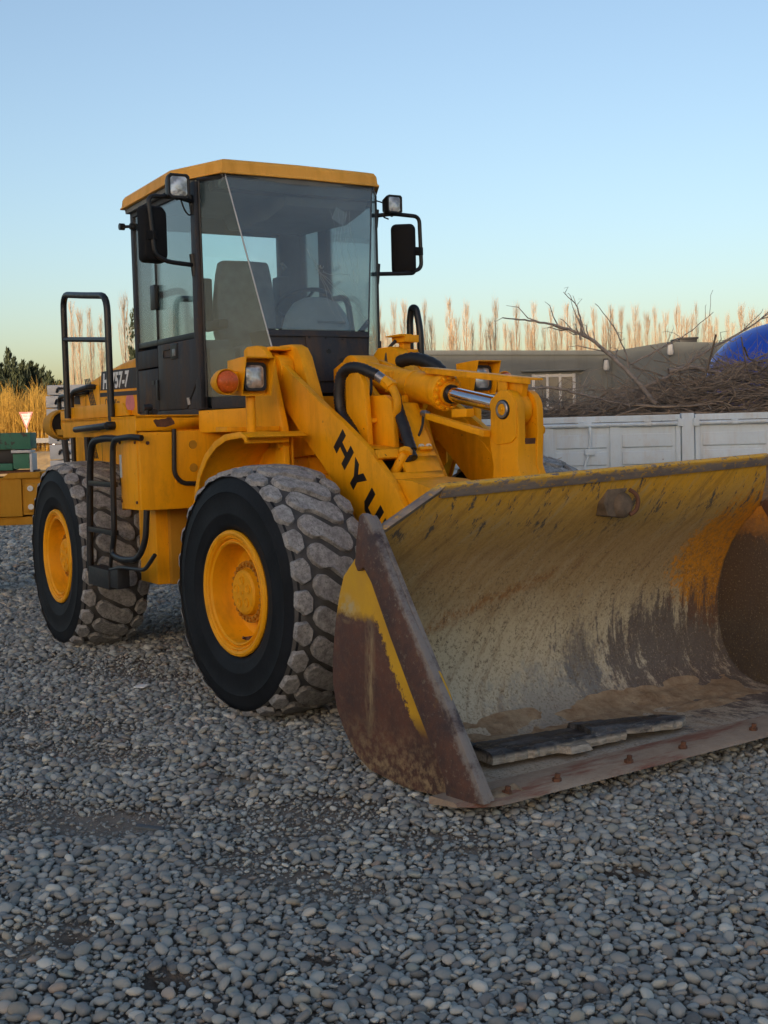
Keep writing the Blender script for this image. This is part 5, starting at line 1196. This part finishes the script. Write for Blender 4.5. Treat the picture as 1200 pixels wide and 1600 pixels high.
# brushwood on the truck bed
M['bark'] = simple('branch_bark', (0.27, 0.23, 0.20), .85, 0, .35, 25)
M['twig'] = simple('twig_bark', (0.27, 0.215, 0.165), .9, 0, .4, 9)
def tubes_np(name, paths, mat, parent=None, seg=4):
    """many tapering tubes in one mesh; paths = [(points, r0, r1)]"""
    V, F = [], []; base = 0
    for P, r0, r1 in paths:
        P = np.asarray(P, float); n = len(P); T = np.gradient(P, axis=0); T /= np.linalg.norm(T, axis=1)[:, None]+1e-9
        ref = np.where(np.abs(T[:, 2:3]) > .9, np.array([[1., 0, 0]]), np.array([[0, 0, 1.]])); N = np.cross(T, ref); N /= np.linalg.norm(N, axis=1)[:, None]+1e-9; B = np.cross(T, N)
        r = np.linspace(r0, r1, n)[:, None]
        for k in range(seg):
            a = 2*math.pi*k/seg; V.append(P + (N*math.cos(a)+B*math.sin(a))*r)
        i = np.arange(n-1)
        for k in range(seg):
            k2 = (k+1) % seg; F.append(np.stack([base+k*n+i, base+k2*n+i, base+k2*n+i+1, base+k*n+i+1], -1))
        base += n*seg
    return npmesh(name, np.concatenate(V), np.concatenate(F), mat, parent, smooth=True)
def brush():
    rs = np.random.RandomState(4); paths = []
    o = np.array([p0.x, p0.y, 0]); t = np.array([tdir.x, tdir.y, 0]); n = np.array([-tdir.y, tdir.x, 0])
    if np.dot(n, np.array(fw)) < 0: n = -n
    def top(s): return 1.90 + .04*max(0, s) + .30*np.clip((s-.8)/1.4, 0, 1)**1.0 + .06*np.clip((s-1.9)/1.0, 0, 1)
    for k in range(3600):
        s = rs.uniform(-1.0, 4.2) if k % 3 else rs.uniform(1.2, 4.2); d = rs.uniform(.1, 2.1); L = rs.uniform(.3, 1.3)*(1.5 if rs.rand() < .12 else 1)
        h = rs.uniform(0, 1)**.6; prof = 1-((d-1.1)/1.35)**2*.5; z = 1.15 + (top(s)*prof-1.15+.0)*h
        az = rs.normal(0, .55)+(math.pi if rs.rand() < .5 else 0); el = rs.normal(.06, .22)
        D = t*math.cos(az)*math.cos(el)+n*math.sin(az)*math.cos(el)+np.array([0, 0, math.sin(el)])
        c = o+t*s+n*d+np.array([0, 0, z]); bend = rs.normal(0, .12, 3)*L; m_ = 5
        P = np.array([c+D*L*(q-.5)+bend*(4*(q-.5)**2)+rs.normal(0, .006, 3) for q in np.linspace(0, 1, m_)])
        dep = (P-o) @ n
        if dep.min() < .06: P += n*(.08-dep.min())
        r = rs.choice([.003, .004, .005, .007, .011, .016], p=[.3, .28, .2, .12, .07, .03]); paths.append((P, r, r*.5))
        if rs.rand() < .5:
            q = P[2]; D2 = D+rs.normal(0, .5, 3); paths.append((np.array([q, q+D2*L*.18, q+D2*L*.32+rs.normal(0, .02, 3)]), r*.6, .0015))
    for k in range(520):     # fine shoots sticking up
        s = rs.uniform(-.8, 4.2); d = rs.uniform(.2, 1.6); c = o+t*s+n*d+np.array([0, 0, top(s)-.12]); L = rs.uniform(.15, .5)
        D = np.array([0, 0, rs.uniform(.3, 1)])+t*rs.normal(0, .8)+n*rs.normal(0, .3); D /= np.linalg.norm(D)
        paths.append((np.array([c, c+D*L*.5+rs.normal(0, .02, 3), c+D*L+rs.normal(0, .05, 3)]), .004, .0015))
    ob = tubes_np('brushwood', paths, 'twig'); ob['kind'] = 'stuff'; ob['label'] = 'tangled heap of thin bare twigs filling the white truck bed'; ob['category'] = 'brushwood'
brush()
def limb(name, pxs, d, r0, r1, label, side=(), seed=0):
    rs = random.Random(seed); P = [at(x, y, d+dd) for x, y, dd in pxs]; P = catm(P, 6)
    paths = [([tuple(p+Vector((rs.uniform(-1, 1), rs.uniform(-1, 1), rs.uniform(-1, 1)))*.006) for p in P], r0, r1)]
    n = len(P)
    for k in range(side[0] if side else 0):
        i = rs.randint(int(n*.25), n-2); a = P[i]; tg = (P[i+1]-P[i]).normalized(); L = rs.uniform(*side[1])
        D = (tg*.6+Vector((rs.uniform(-1, 1), rs.uniform(-1, 1), rs.uniform(-.4, 1)))*.8).normalized()
        q = [a, a+D*L*.35+Vector((0, 0, rs.uniform(-.02, .03))), a+D*L*.7+Vector((rs.uniform(-.04, .04), rs.uniform(-.04, .04), .03)), a+D*L]
        paths.append(([tuple(v) for v in q], r0*.3, .0018))
    o = tubes_np(name, paths, 'bark', None, 7); tag(o, label, 'branch', 'large cut branches on the truck'); return o
limb('cut_branch', [(1025, 632, .4), (985, 585, .5), (930, 535, .6), (880, 512, .7), (835, 502, .75), (785, 497, .8)], 12.1, .026, .006, 'long thick arching branch rising to the left out of the truck bed', (16, (.12, .45)), 1)
limb('cut_branch', [(906, 530, .6), (908, 505, .6), (900, 478, .65), (880, 457, .7)], 12.1, .013, .003, 'short upright forked branch with crooked tip above the arching branch', (5, (.05, .18)), 2)
limb('cut_branch', [(983, 575, .8), (975, 545, .8), (955, 505, .85), (930, 475, .9)], 12.1, .010, .003, 'slender upright branch curving left between the wall lamp and the arching branch', (4, (.08, .25)), 3)
limb('cut_branch', [(960, 622, .9), (1040, 590, .9), (1110, 545, 1.0), (1180, 505, 1.1), (1215, 470, 1.1)], 12.1, .022, .004, 'long straight branch slanting up to the right towards the blue tank', (12, (.12, .4)), 4)
limb('cut_branch', [(985, 570, .7), (1040, 540, .7), (1075, 520, .7), (1115, 488, .75)], 12.1, .010, .003, 'thin branch slanting up to the right in front of the square roof box', (6, (.08, .3)), 5)
limb('cut_branch', [(800, 612, .2), (860, 606, .25), (930, 622, .3), (985, 634, .3)], 12.1, .016, .008, 'low branch lying to the left on the truck rail in front of the window', (12, (.1, .4)), 6)
limb('cut_branch', [(1045, 580, .9), (1085, 575, .9), (1150, 590, .9), (1215, 600, .9)], 12.1, .030, .016, 'thick cut log end resting on the right of the brush heap', (4, (.1, .3)), 7)

# ------------------------------------------------------------------ BLUE TANK, BUILDING
bt = at(1236, 585, 16.5)
TA = thing('plastic_tank', 'big glossy blue domed tank behind the brushwood', 'tank', (bt.x, bt.y, 0))
m = MB(); R0 = 1.12
zt0 = at(1215, 502, 16.5).z
m.lathe([(0, zt0)]+[(R0*math.sin(R_(a)), zt0-.80+.80*math.cos(R_(a))) for a in range(10, 91, 8)]+[(R0*1.0, zt0-.85), (R0*1.02, zt0-.9), (R0*1.0, zt0-.95), (R0, .8), (R0*.98, .75)], (0, 0, 0), 'Z', 56); m.build('shell', 'blue', TA, ang=50)
m = MB(); m.lathe([(.0, zt0-.02), (.25, zt0-.02), (.25, zt0+.05), (.20, zt0+.08), (0, zt0+.08)], (0, 0, 0), 'Z', 28); m.build('lid', 'blue', TA, .005)
m = MB(); m.box((-.9, -.9, 0), (.9, .9, .74)); m.build('stand', 'galv', TA, .01)

def mk_wall():
    g = G('weathered_grey_green_wall', .85)
    n = g.noise(.7, 6, .65); st = g.noise(2.2, 5, .7, g.map(g.P, (1, 1, .12)))
    c = g.mix(g.range(n, .3, .7), (0.135, 0.150, 0.150), (0.190, 0.205, 0.200)); c = g.mix(g.range(st, .52, .75, 0, .5), c, (0.09, 0.09, 0.08))
    g.bump(g.noise(14, 5), .2, .02); return g.out(c)
M['wall'] = mk_wall()
M['window_glass'] = simple('dark_window_glass', (0.10, 0.115, 0.12), .12, 0, .3, 1.2)
M['frame_white'] = simple('white_window_frame', (0.55, 0.55, 0.54), .6, 0, .1, 6)
b0, b1, b2, b3 = at(560, 549, 30), at(955, 549, 30), at(1045, 534, 28.5), at(1420, 540, 27)
dirb = Vector((b1.x-b0.x, b1.y-b0.y, 0)).normalized(); nb = Vector((-dirb.y, dirb.x, 0)); nb = nb if nb.dot(fw) > 0 else -nb
BLD = thing('low_building', 'low flat roofed grey green building behind the truck', 'building', (b0.x, b0.y, 0), math.atan2(dirb.y, dirb.x))
def loc(p): d = Vector((p.x-b0.x, p.y-b0.y, 0)); return d.dot(dirb), d.dot(nb)
sgn = 1 if (Matrix.Rotation(math.atan2(dirb.y, dirb.x), 3, 'Z') @ Vector((0, 1, 0))).dot(nb) > 0 else -1
x1, y1 = loc(b1); x2, y2 = loc(b2); x3, y3 = loc(b3); H0, H1, H2, H3 = b0.z, b1.z, b2.z, b3.z
def seg_(xa, ya, ha, xb, yb, hb):
    m = MB(); v = Vector((xb-xa, yb-ya)); 
    m.hexa([(xa, sgn*ya, 0), (xb, sgn*yb, 0), (xb, sgn*(yb+8), 0), (xa, sgn*(ya+8), 0), (xa, sgn*ya, ha), (xb, sgn*yb, hb), (xb, sgn*(yb+8), hb), (xa, sgn*(ya+8), ha)])
    return m
seg_(0, 0, H0, x1, y1, H1).build('wall', 'wall', BLD, ang=20); seg_(x1+.004, y1-.003, H1+.002, x2, y2, H2).build('wall', 'wall', BLD, ang=20); seg_(x2+.004, y2-.003, H2+.002, x3, y3, H3).build('wall', 'wall', BLD, ang=20)
m = MB(); m.hexa([(0, sgn*-.06, H0-.09), (x1, sgn*(y1-.06), H1-.09), (x1, sgn*(y1-.004), H1-.09), (0, sgn*-.004, H0-.09), (0, sgn*-.06, H0+.02), (x1, sgn*(y1-.06), H1+.02), (x1, sgn*(y1-.004), H1+.02), (0, sgn*-.004, H0+.02)]); m.build('roof_edge', 'wall', BLD, .01)
for xx in (.5, 3.2, 6.0, 8.6):
    pass
wl, wr = at(831, 585, 30), at(899, 583, 30); wz0 = at(865, 640, 30).z; wx0, wx1 = loc(wl)[0], loc(wr)[0]; wz1 = wl.z
m = MB(); m.box((wx0, *sorted((sgn*-.05, sgn*-.004)), wz0), (wx1, *sorted((sgn*-.05, sgn*-.004)), wz1)) if False else None
ya, yb_ = sorted((sgn*-.05, sgn*.02))
m = MB()
for a_, b_ in ((wx0, wx0+.07), (wx0+.34, wx0+.40), (wx1-.40, wx1-.34), (wx1-.07, wx1)): m.box((a_, ya, wz0), (b_, yb_, wz1))
m.box((wx0+.07, ya+.004, wz1-.08), (wx1-.07, yb_-.004, wz1-.01)); m.box((wx0+.07, ya+.004, wz0), (wx1-.07, yb_-.004, wz0+.07))
WN = m.build('window', 'frame_white', BLD, .006)
m = MB(); m.box((wx0+.05, *sorted((sgn*-.018, sgn*-.010))[:1], wz0+.05), (wx1-.05, sorted((sgn*-.018, sgn*-.010))[1], wz1-.05)); m.build('pane', 'window_glass', WN)
m = MB(); m.box((wx0-.25, sorted((sgn*-.16, sgn*-.004))[0], wz1+.06), (wx1+.2, sorted((sgn*-.16, sgn*-.004))[1], wz1+.11)); m.build('window_lintel', 'wall', BLD, .01)
for px, py, k in ((963, 566, 1.0), (1044, 547, 1.0)):
    q = at(px, py, 28.6); x_, y_ = loc(q)
    yy = y1+(y2-y1)*min(1, max(0, (x_-x1)/(x2-x1)))
    m = MB(); m.lathe([(0, .0), (.06, .02), (.075, .08), (.06, .22), (.05, .26), (0, .27)], (x_, sgn*(yy-.13), q.z-.14), 'Z', 20); wlamp = m.build('wall_lamp', 'frame_white', BLD, .004)
    m = MB(); m.box((x_-.05, *sorted((sgn*(yy-.12), sgn*(yy+.03)))[:1], q.z+.05), (x_+.05, sorted((sgn*(yy-.12), sgn*(yy+.03)))[1], q.z+.16)); m.build('lamp_arm', 'plastic', wlamp, .004)
q = at(1069, 531, 29.5); x_, y_ = loc(q)
m = MB(); m.box((x_-.20, sgn*(y2+1.0)-.4, H2-.05), (x_+.20, sgn*(y2+1.0)+.4, q.z-.01)); m.box((x_-.23, sgn*(y2+1.0)-.44, q.z-.01), (x_+.23, sgn*(y2+1.0)+.44, q.z+.03)); m.build('roof_box', 'plastic', BLD, .01)

# unseen blocker in shed form, added behind the camera to shade the yard
sx = Vector((math.cos(SUN_AZ), math.sin(SUN_AZ), 0)); sp_ = Vector((-5, 2, 0)) + sx*56
SH = thing('added_shade_shed', 'added unseen metal shed behind the viewer placed to shade the yard', 'shed', (sp_.x, sp_.y, 0), SUN_AZ)
m = MB(); m.box((0, -24, 0), (12, 24, 6.2)); m.build('wall', 'wall', SH, ang=20)
m = MB(); m.prism([(-.4, 6.2), (12.4, 6.2), (12.4, 6.35), (6, 7.7), (-.4, 6.35)], 'Y', -24.5, 24.5); m.build('roof', 'galv', SH, ang=20)
for y in (-15, 0, 15):
    m = MB(); m.box((-.06, y-3, 0), (-.003, y+3, 5)); m.build('door', 'galv', SH, .02)

# ------------------------------------------------------------------ FAR TREES
M['poplar'] = simple('poplar_twigs', (0.46, 0.335, 0.215), .9, 0, .2, .6)
M['poplar_trunk'] = simple('poplar_trunk', (0.24, 0.18, 0.13), .9, 0, .2, 1)
def poplar(seed, H, W_):
    rs = np.random.RandomState(seed)
    T = thing('poplar_tree', 'bare poplar', 'tree')
    zs = np.linspace(0, H, 14); tr = np.stack([np.cumsum(rs.normal(0, .03, 14)), np.cumsum(rs.normal(0, .03, 14)), zs], -1)
    tubes_np('trunk', [(tr, .16, .02)], 'poplar_trunk', T, 6)
    paths = []
    for k in range(64):
        h = H*(.08+.86*rs.rand()**.9); i = np.interp(h, zs, np.arange(14)); b = np.array([np.interp(h, zs, tr[:, 0]), np.interp(h, zs, tr[:, 1]), h])
        L = (H-h)*rs.uniform(.22, .5)+.7; L = min(L, 5.0); az = rs.uniform(0, 6.283); out = min(W_, .10*L+.25)*rs.uniform(.55, 1.2)
        D = np.array([math.cos(az), math.sin(az), 0])
        P = np.array([b, b+D*out*.55+np.array([0, 0, L*.28]), b+D*out*.9+np.array([0, 0, L*.62]), b+D*out+np.array([0, 0, L])])+rs.normal(0, .03, (4, 3))
        paths.append((P, .026, .008))
        for j in range(5):
            q = P[1]+(P[3]-P[1])*rs.rand(); a2 = rs.uniform(0, 6.283); l2 = rs.uniform(.5, 1.3)
            D2 = np.array([math.cos(a2)*.28, math.sin(a2)*.28, 1.0]); paths.append((np.array([q, q+D2*l2*.5, q+D2*l2+rs.normal(0, .05, 3)]), .0105, .0045))
    tubes_np('crown', paths, 'poplar', T, 3)
    return T
POP = [poplar(i, 18, (.62, .85, .55, .75, .95)[i]) for i in range(5)]
used = [False]*5
pops = [(592, 475), (597, 500), (615, 466), (632, 467), (642, 500), (662, 465), (675, 492), (698, 460), (712, 490), (726, 468), (750, 486), (760, 510), (773, 463), (790, 500), (806, 470), (822, 496), (836, 466), (850, 505), (860, 473), (876, 492), (882, 468), (900, 477), (913, 498), (928, 476), (942, 500), (952, 474), (970, 476), (984, 500), (992, 472), (1012, 485), (1024, 475), (1040, 483), (1058, 472), (1072, 492), (1087, 470), (1100, 497), (1107, 487), (1120, 490), (1137, 486), (1157, 472), (1174, 478), (1190, 498),
        (604, 512), (650, 478), (706, 515), (738, 500), (766, 495), (799, 512), (829, 506), (868, 508), (907, 486), (921, 510), (947, 488), (960, 500), (1000, 495), (1032, 498), (1065, 488), (1080, 484), (1113, 502), (1147, 498), (1165, 496), (1183, 488), (1200, 480), (1215, 492), (524, 470), (548, 480), (110, 463), (124, 480), (136, 474), (157, 490), (170, 505), (192, 455), (204, 505), (246, 500), (270, 480), (300, 505), (352, 500), (395, 490), (438, 505)]
WHERE = {}
rs = random.Random(21)
names_x = lambda x: 'far left beside the hand rail' if x < 215 else 'seen through the cab glass' if x < 585 else 'behind the roof of the low building'
for k, (px, py) in enumerate(pops):
    v = rs.randrange(5); d = rs.uniform(140, 158) if px > 220 else rs.uniform(120, 132)
    tp = at(px, py, d); sc = tp.z/18.3
    o = POP[v] if not used[v] else copy_tree(POP[v]); used[v] = True
    o.location = (tp.x, tp.y, -.2); sx_ = sc*rs.uniform(.75, 1.35); o.scale = (sx_, sx_, sc); o.rotation_euler = (0, 0, rs.uniform(0, 6.28))
    o['label'] = 'tall narrow bare poplar in the sunlit row ' + names_x(px); o['group'] = 'bare poplars ' + names_x(px); o['category'] = 'tree'

# evergreens and reeds on the left
def mk_green():
    g = G('dark_evergreen_foliage', .8); n = g.noise(1.2, 4)
    return g.out(g.mix(g.range(n, .35, .65), (0.018, 0.030, 0.016), (0.055, 0.070, 0.030)))
M['green'] = mk_green()
def evergreen(px, ptop, d, width, label, seed):
    rs = np.random.RandomState(seed); tp = at(px, ptop, d); H = tp.z
    T = thing('evergreen_tree', label, 'tree', (tp.x, tp.y, 0), 0, 'dark evergreens on the left')
    m = MB(); m.tube([(0, 0, 0), (.1, .05, H*.5), (0, 0, H*.9)], .22, 8, r2=.04); m.build('trunk', 'bark', T)
    V = []; F = []; nb = int(75*max(.6, width/2.0))
    for k in range(nb):
        fr = 0 if k == 0 else rs.rand()**.8; az = rs.uniform(0, 6.283); b0_ = np.array([0, 0, H*(.05+.74*(1-fr**.7*.95))]) if k else np.array([0, 0, H*.80])
        L = (width*(.55+.55*rs.rand())*(.35+.65*fr) if k else H*.16) + .35
        el = rs.uniform(.35, 1.05) if k else 1.55
        D0 = np.array([math.cos(az)*math.cos(el), math.sin(az)*math.cos(el), math.sin(el)]); b0_ = b0_ + np.array([D0[0], D0[1], 0])*width*.15
        n = int(150+150*L)
        for i in range(n):
            t = rs.rand()**.8; w_ = .34*L*(1-t)**.7+.05; c = b0_+D0*L*t+np.array([0, 0, .30*L*t*t])+rs.normal(0, .5, 3)*w_*np.array([1, 1, .7]); l = rs.uniform(.16, .42)
            D = D0*.8+np.array([0, 0, .75])+rs.normal(0, .35, 3); D /= np.linalg.norm(D); Sd = np.cross(D, rs.normal(0, 1, 3)); Sd /= np.linalg.norm(Sd); wd = rs.uniform(.03, .07)
            q = len(V); V += [c-Sd*wd*.5, c+D*l*.5-Sd*wd, c+D*l, c+D*l*.5+Sd*wd]; F.append((q, q+1, q+2, q+3))
    npmesh('crown', np.array(V), np.array(F), 'green', T)
evergreen(12, 560, 88, 4.6, 'tallest dark green evergreen behind the reeds at the left edge', 1)
evergreen(44, 586, 86, 3.6, 'lower dark green evergreen right of the tallest one behind the reeds', 2)
evergreen(-36, 570, 90, 4.4, 'dark green evergreen cut off by the left edge', 3)
evergreen(66, 604, 87, 2.0, 'smallest dark evergreen bush beside the white slab stack', 4)
evergreen(212, 490, 84, .8, 'sparse dark evergreen between the bare poplar and the cab', 6)
M['reed'] = simple('golden_reeds', (0.50, 0.30, 0.050), .85, 0, .35, .8)
def reeds():
    rs = np.random.RandomState(9); paths = []
    for k in range(5200):
        px = rs.uniform(-170, 215); d = rs.uniform(64, 76); b = at(px, 690, d); zg = zbank(b.x, b.y); hgt = rs.uniform(1.6, 3.1)*(1+.12*math.sin(px*.13))
        ln = rs.normal(0, .22, 2); P = np.array([(b.x, b.y, zg-.1), (b.x+ln[0]*.3, b.y+ln[1]*.3, zg+hgt*.5), (b.x+ln[0], b.y+ln[1], zg+hgt)]); paths.append((P, .018, .006))
        for j in range(3):
            q = P[1]+(P[2]-P[1])*rs.rand(); D = rs.normal(0, .18, 3)+np.array([0, 0, .45]); paths.append((np.array([q, q+D*.6, q+D*1.1]), .010, .004))
    o = tubes_np('reeds', paths, 'reed', None, 3); o['kind'] = 'stuff'; o['label'] = 'thicket of sunlit golden reeds beyond the road'; o['category'] = 'reeds'
reeds()
# guard rail on the bank
g0, g1 = at(-120, 690, 62), at(200, 690, 62); gd = Vector((g1.x-g0.x, g1.y-g0.y, 0)); gz = at(40, 689, 62).z
GR = thing('guard_rail', 'grey metal guard rail along the road below the reeds', 'guard rail', (g0.x, g0.y, 0), math.atan2(gd.y, gd.x))
m = MB(); m.box((0, -.04, gz-.12), (gd.length, .04, gz+.12)); m.build('rail', 'rail_steel', GR, .02)
for k in range(6): m = MB(); m.box((k*2+.4, .05, 0), (k*2+.5, .13, gz+.1)); m.build('post', 'galv', GR)
# yield sign
d_ = 60; a_ = at(29.5, 644, d_); b_ = at(51.5, 644, d_); c_ = at(41.5, 671, d_); ctr_ = at(41, 655, d_); zgs = zbank(ctr_.x, ctr_.y)
YS = thing('yield_sign', 'white triangular yield sign with red border on a thin post', 'sign', (ctr_.x, ctr_.y, 0), math.atan2(rt.y, rt.x))
w2 = (b_-a_).length/2; zt_, zb_ = a_.z, c_.z
def tri(k, y0, y1, mat, nm, par):
    zc = zt_-(zt_-zb_)*.36; m = MB(); m.prism([(-w2*k, zc+(zt_-zc)*k), (w2*k, zc+(zt_-zc)*k), (0, zc+(zb_-zc)*k)], 'Y', y0, y1); return m.build(nm, mat, par, smooth=False)
PLT = tri(1.0, -.012, .0, 'sign_red', 'plate', YS); tri(.70, -.016, -.012, 'sign_white', 'face', PLT)
m = MB(); m.tube([(0, .04, zgs-.2), (0, .04, zt_-.05)], .035, 10); m.build('post', 'galv', YS)
text_mesh('CEDA EL', 'sign_lettering', 'decal_black', PLT, .15, (0, -.018, zt_-.24), (1, 0, 0), (0, 0, 1), 0, .01, .8, .001, 'CENTER'); text_mesh('PASO', 'sign_lettering', 'decal_black', PLT, .13, (0, -.018, zt_-.40), (1, 0, 0), (0, 0, 1), 0, .01, .7, .001, 'CENTER')
# mesh fence in front of the road
f0, f1 = at(-150, 760, 48), at(230, 760, 48); fd = Vector((f1.x-f0.x, f1.y-f0.y, 0))
FN = thing('wire_fence', 'thin wire mesh fence in front of the sunlit road bank', 'fence', (f0.x, f0.y, 0), math.atan2(fd.y, fd.x))
paths = []; Lf = fd.length
for k in range(int(Lf/.25)): paths.append(([(k*.25, 0, .2), (k*.25, 0, 1.9)], .0022, .0022))
for k in range(8): paths.append(([(0, 0, .2+k*.24), (Lf*.5, 0, .2+k*.24), (Lf, 0, .2+k*.24)], .0022, .0022))
tubes_np('mesh', paths, 'galv', FN, 3)
for k in range(4): m = MB(); m.tube([(k*Lf/3, .03, 0), (k*Lf/3, .03, 2.0)], .03, 8); m.build('post', 'galv', FN)

# white slabs stacked behind the loader
rs = random.Random(2)
sy = [(602, 632), (637, 666), (671, 700), (705, 708), (711, 741), (730, 742)]
dsl = 17.0
lev = [(604, 633, 72), (636, 668, 70), (670, 697, 72), (699, 708, 72), (709, 728, 74), (729, 747, 76), (749, 778, 78), (780, 822, 79)]
lev = [(603, 632, 73), (636, 666, 70), (670, 703, 72), (677+0, 0, 0)]
rows = [(603, 633, 73), (636, 667, 70), (670, 674, 72), (677, 709, 74), (677+0, 0, 0)]
rows = [(602, 617.5, 73), (619, 637, 71), (639, 673, 72), (676, 694, 75), (695, 718, 77), (720, 752, 78), (754, 790, 79), (792, 828, 80)]
wst = ['topmost white slab of the stack behind the loader hand rail', 'second white slab from the top, jutting out to the left', 'white slab behind the round light pod', 'white slab just below the round light pod, with a hook', 'white slab below, with a dark hook, above the rear tyre', 'lower white slab half hidden by the rear tyre', 'white slab low in the stack hidden by the rear tyre', 'bottom white slab of the stack on the gravel']
for (ya_, yb2, xl_), lb in zip(rows, wst):
    a_ = at(xl_, ya_, dsl); b_ = at(xl_, yb2, dsl); z1_, z0_ = a_.z, max(b_.z, 0.0)
    T = thing('counterweight_slab', lb, 'slab', (a_.x, a_.y, z0_), math.atan2(rt.y, rt.x)+.10, 'white slabs stacked behind the loader')
    m = MB(); m.box((0, 0, 0), (1.5, 1.2, z1_-z0_)); m.build('body', 'white_slab', T, .015)
    if z0_ > .2: m = MB(); h_ = (z1_-z0_)*.5; m.tube([(.13, -.005, h_-.03), (.15, -.05, h_+.02), (.25, -.05, h_+.02), (.27, -.005, h_-.03)], .016, 8, .02); m.build('hook', 'black', T)

# old yellow machine with green beams on the left
dm = 13.0; o_ = at(-60, 740, dm)
OM = thing('machine_chassis', 'old yellow steel machine chassis standing behind the rear tyre', 'machine', (o_.x, o_.y, 0), math.atan2(rt.y, rt.x)+.12)
def lx(px): return (px+60)/FPX*dm
def lz(py, px=30): return at(px, py, dm).z
m = MB(); m.box((-.8, .0, lz(808)), (lx(30), .55, lz(746))); m.box((lx(30)+.003, .02, lz(806)), (lx(160), .6, lz(738))); m.prism([(0, lz(746)), (lx(2), lz(746)), (lx(12), lz(739)), (lx(60), lz(738)), (lx(60), lz(748)), (0, lz(748))], 'Y', -.02, .5); m.box((-.8, .05, lz(822)), (lx(160), .5, lz(809)))
BD = m.build('body', 'yellow_old', OM, .012)
m = MB(); m.box((lx(36), -.02, lz(800)), (lx(66), .015, lz(756))); m.build('side_plate', 'yellow_old', BD, .006)
for y_ in (764, 793): m = MB(); m.lathe([(.030, -.025), (.030, -.035), (.012, -.036), (.010, -.026)], (lx(44), 0, lz(y_)), 'Y', 14); m.build('bolt', 'white_label', BD)
m = MB(); m.lathe([(.14, 0), (.36, -.02), (.40, .04), (.40, .26), (.36, .30), (.14, .3)], (lx(-95), .15, .40), 'Y', 32, closed=True); m.lathe([(0, .1), (.15, .1), (.15, .2), (0, .2)], (lx(-95), .15, .40), 'Y', 20); m.build('wheel', 'tyre_side', OM); m = MB()
m.lathe([(.14, 0), (.36, -.02), (.40, .04), (.40, .26), (.36, .30), (.14, .3)], (lx(150), .35, .40), 'Y', 32, closed=True); m.build('wheel', 'tyre_side', OM)
def mk_gw():
    g = G('chipped_green_paint', .6); n = g.noise(9, 6, .72)
    c = g.mix(g.range(g.noise(2, 4), .3, .7), (0.028, 0.135, 0.085), (0.040, 0.19, 0.12)); c = g.mix(g.range(n, .56, .60), c, (0.05, 0.045, 0.04)); c = g.mix(g.range(g.noise(13, 5, .7, g.map(g.P, loc=(3, 1, 7))), .66, .69), c, (0.45, 0.44, 0.4)); return g.out(c)
M['green_worn'] = mk_gw()
GB = thing('green_frame', 'chipped green steel frame resting on the old yellow chassis', 'frame', (o_.x, o_.y, lz(737)), math.atan2(rt.y, rt.x)+.12)
z_ = lambda py: lz(py)-lz(737)
m = MB(); m.box((-.8, .0, z_(702)), (lx(47), .4, z_(676))); m.box((lx(19), .0, z_(733)), (lx(44), .4, z_(709))); m.box((-.8, .0, z_(735)), (lx(18), .4, z_(724))); m.build('beam', 'green_worn', GB, .008)
m = MB(); m.box((-.8, .06, z_(724)+.003), (lx(18), .38, z_(702)-.003)); m.box((lx(19), .06, z_(709)+.003), (lx(40), .38, z_(702)-.003)); m.build('core', 'plastic', GB, .006)
m = MB(); m.box((lx(17), -.03, z_(708)), (lx(47), .3, z_(703.5))); m.box((lx(45), -.03, z_(738)), (lx(49), .3, z_(709))); m.build('edge_strip', 'white_slab', GB, .006)
m = MB(); m.box((-.8, .02, z_(740)), (lx(52), .38, z_(735.5))); m.build('sill', 'rusty', GB, .006)
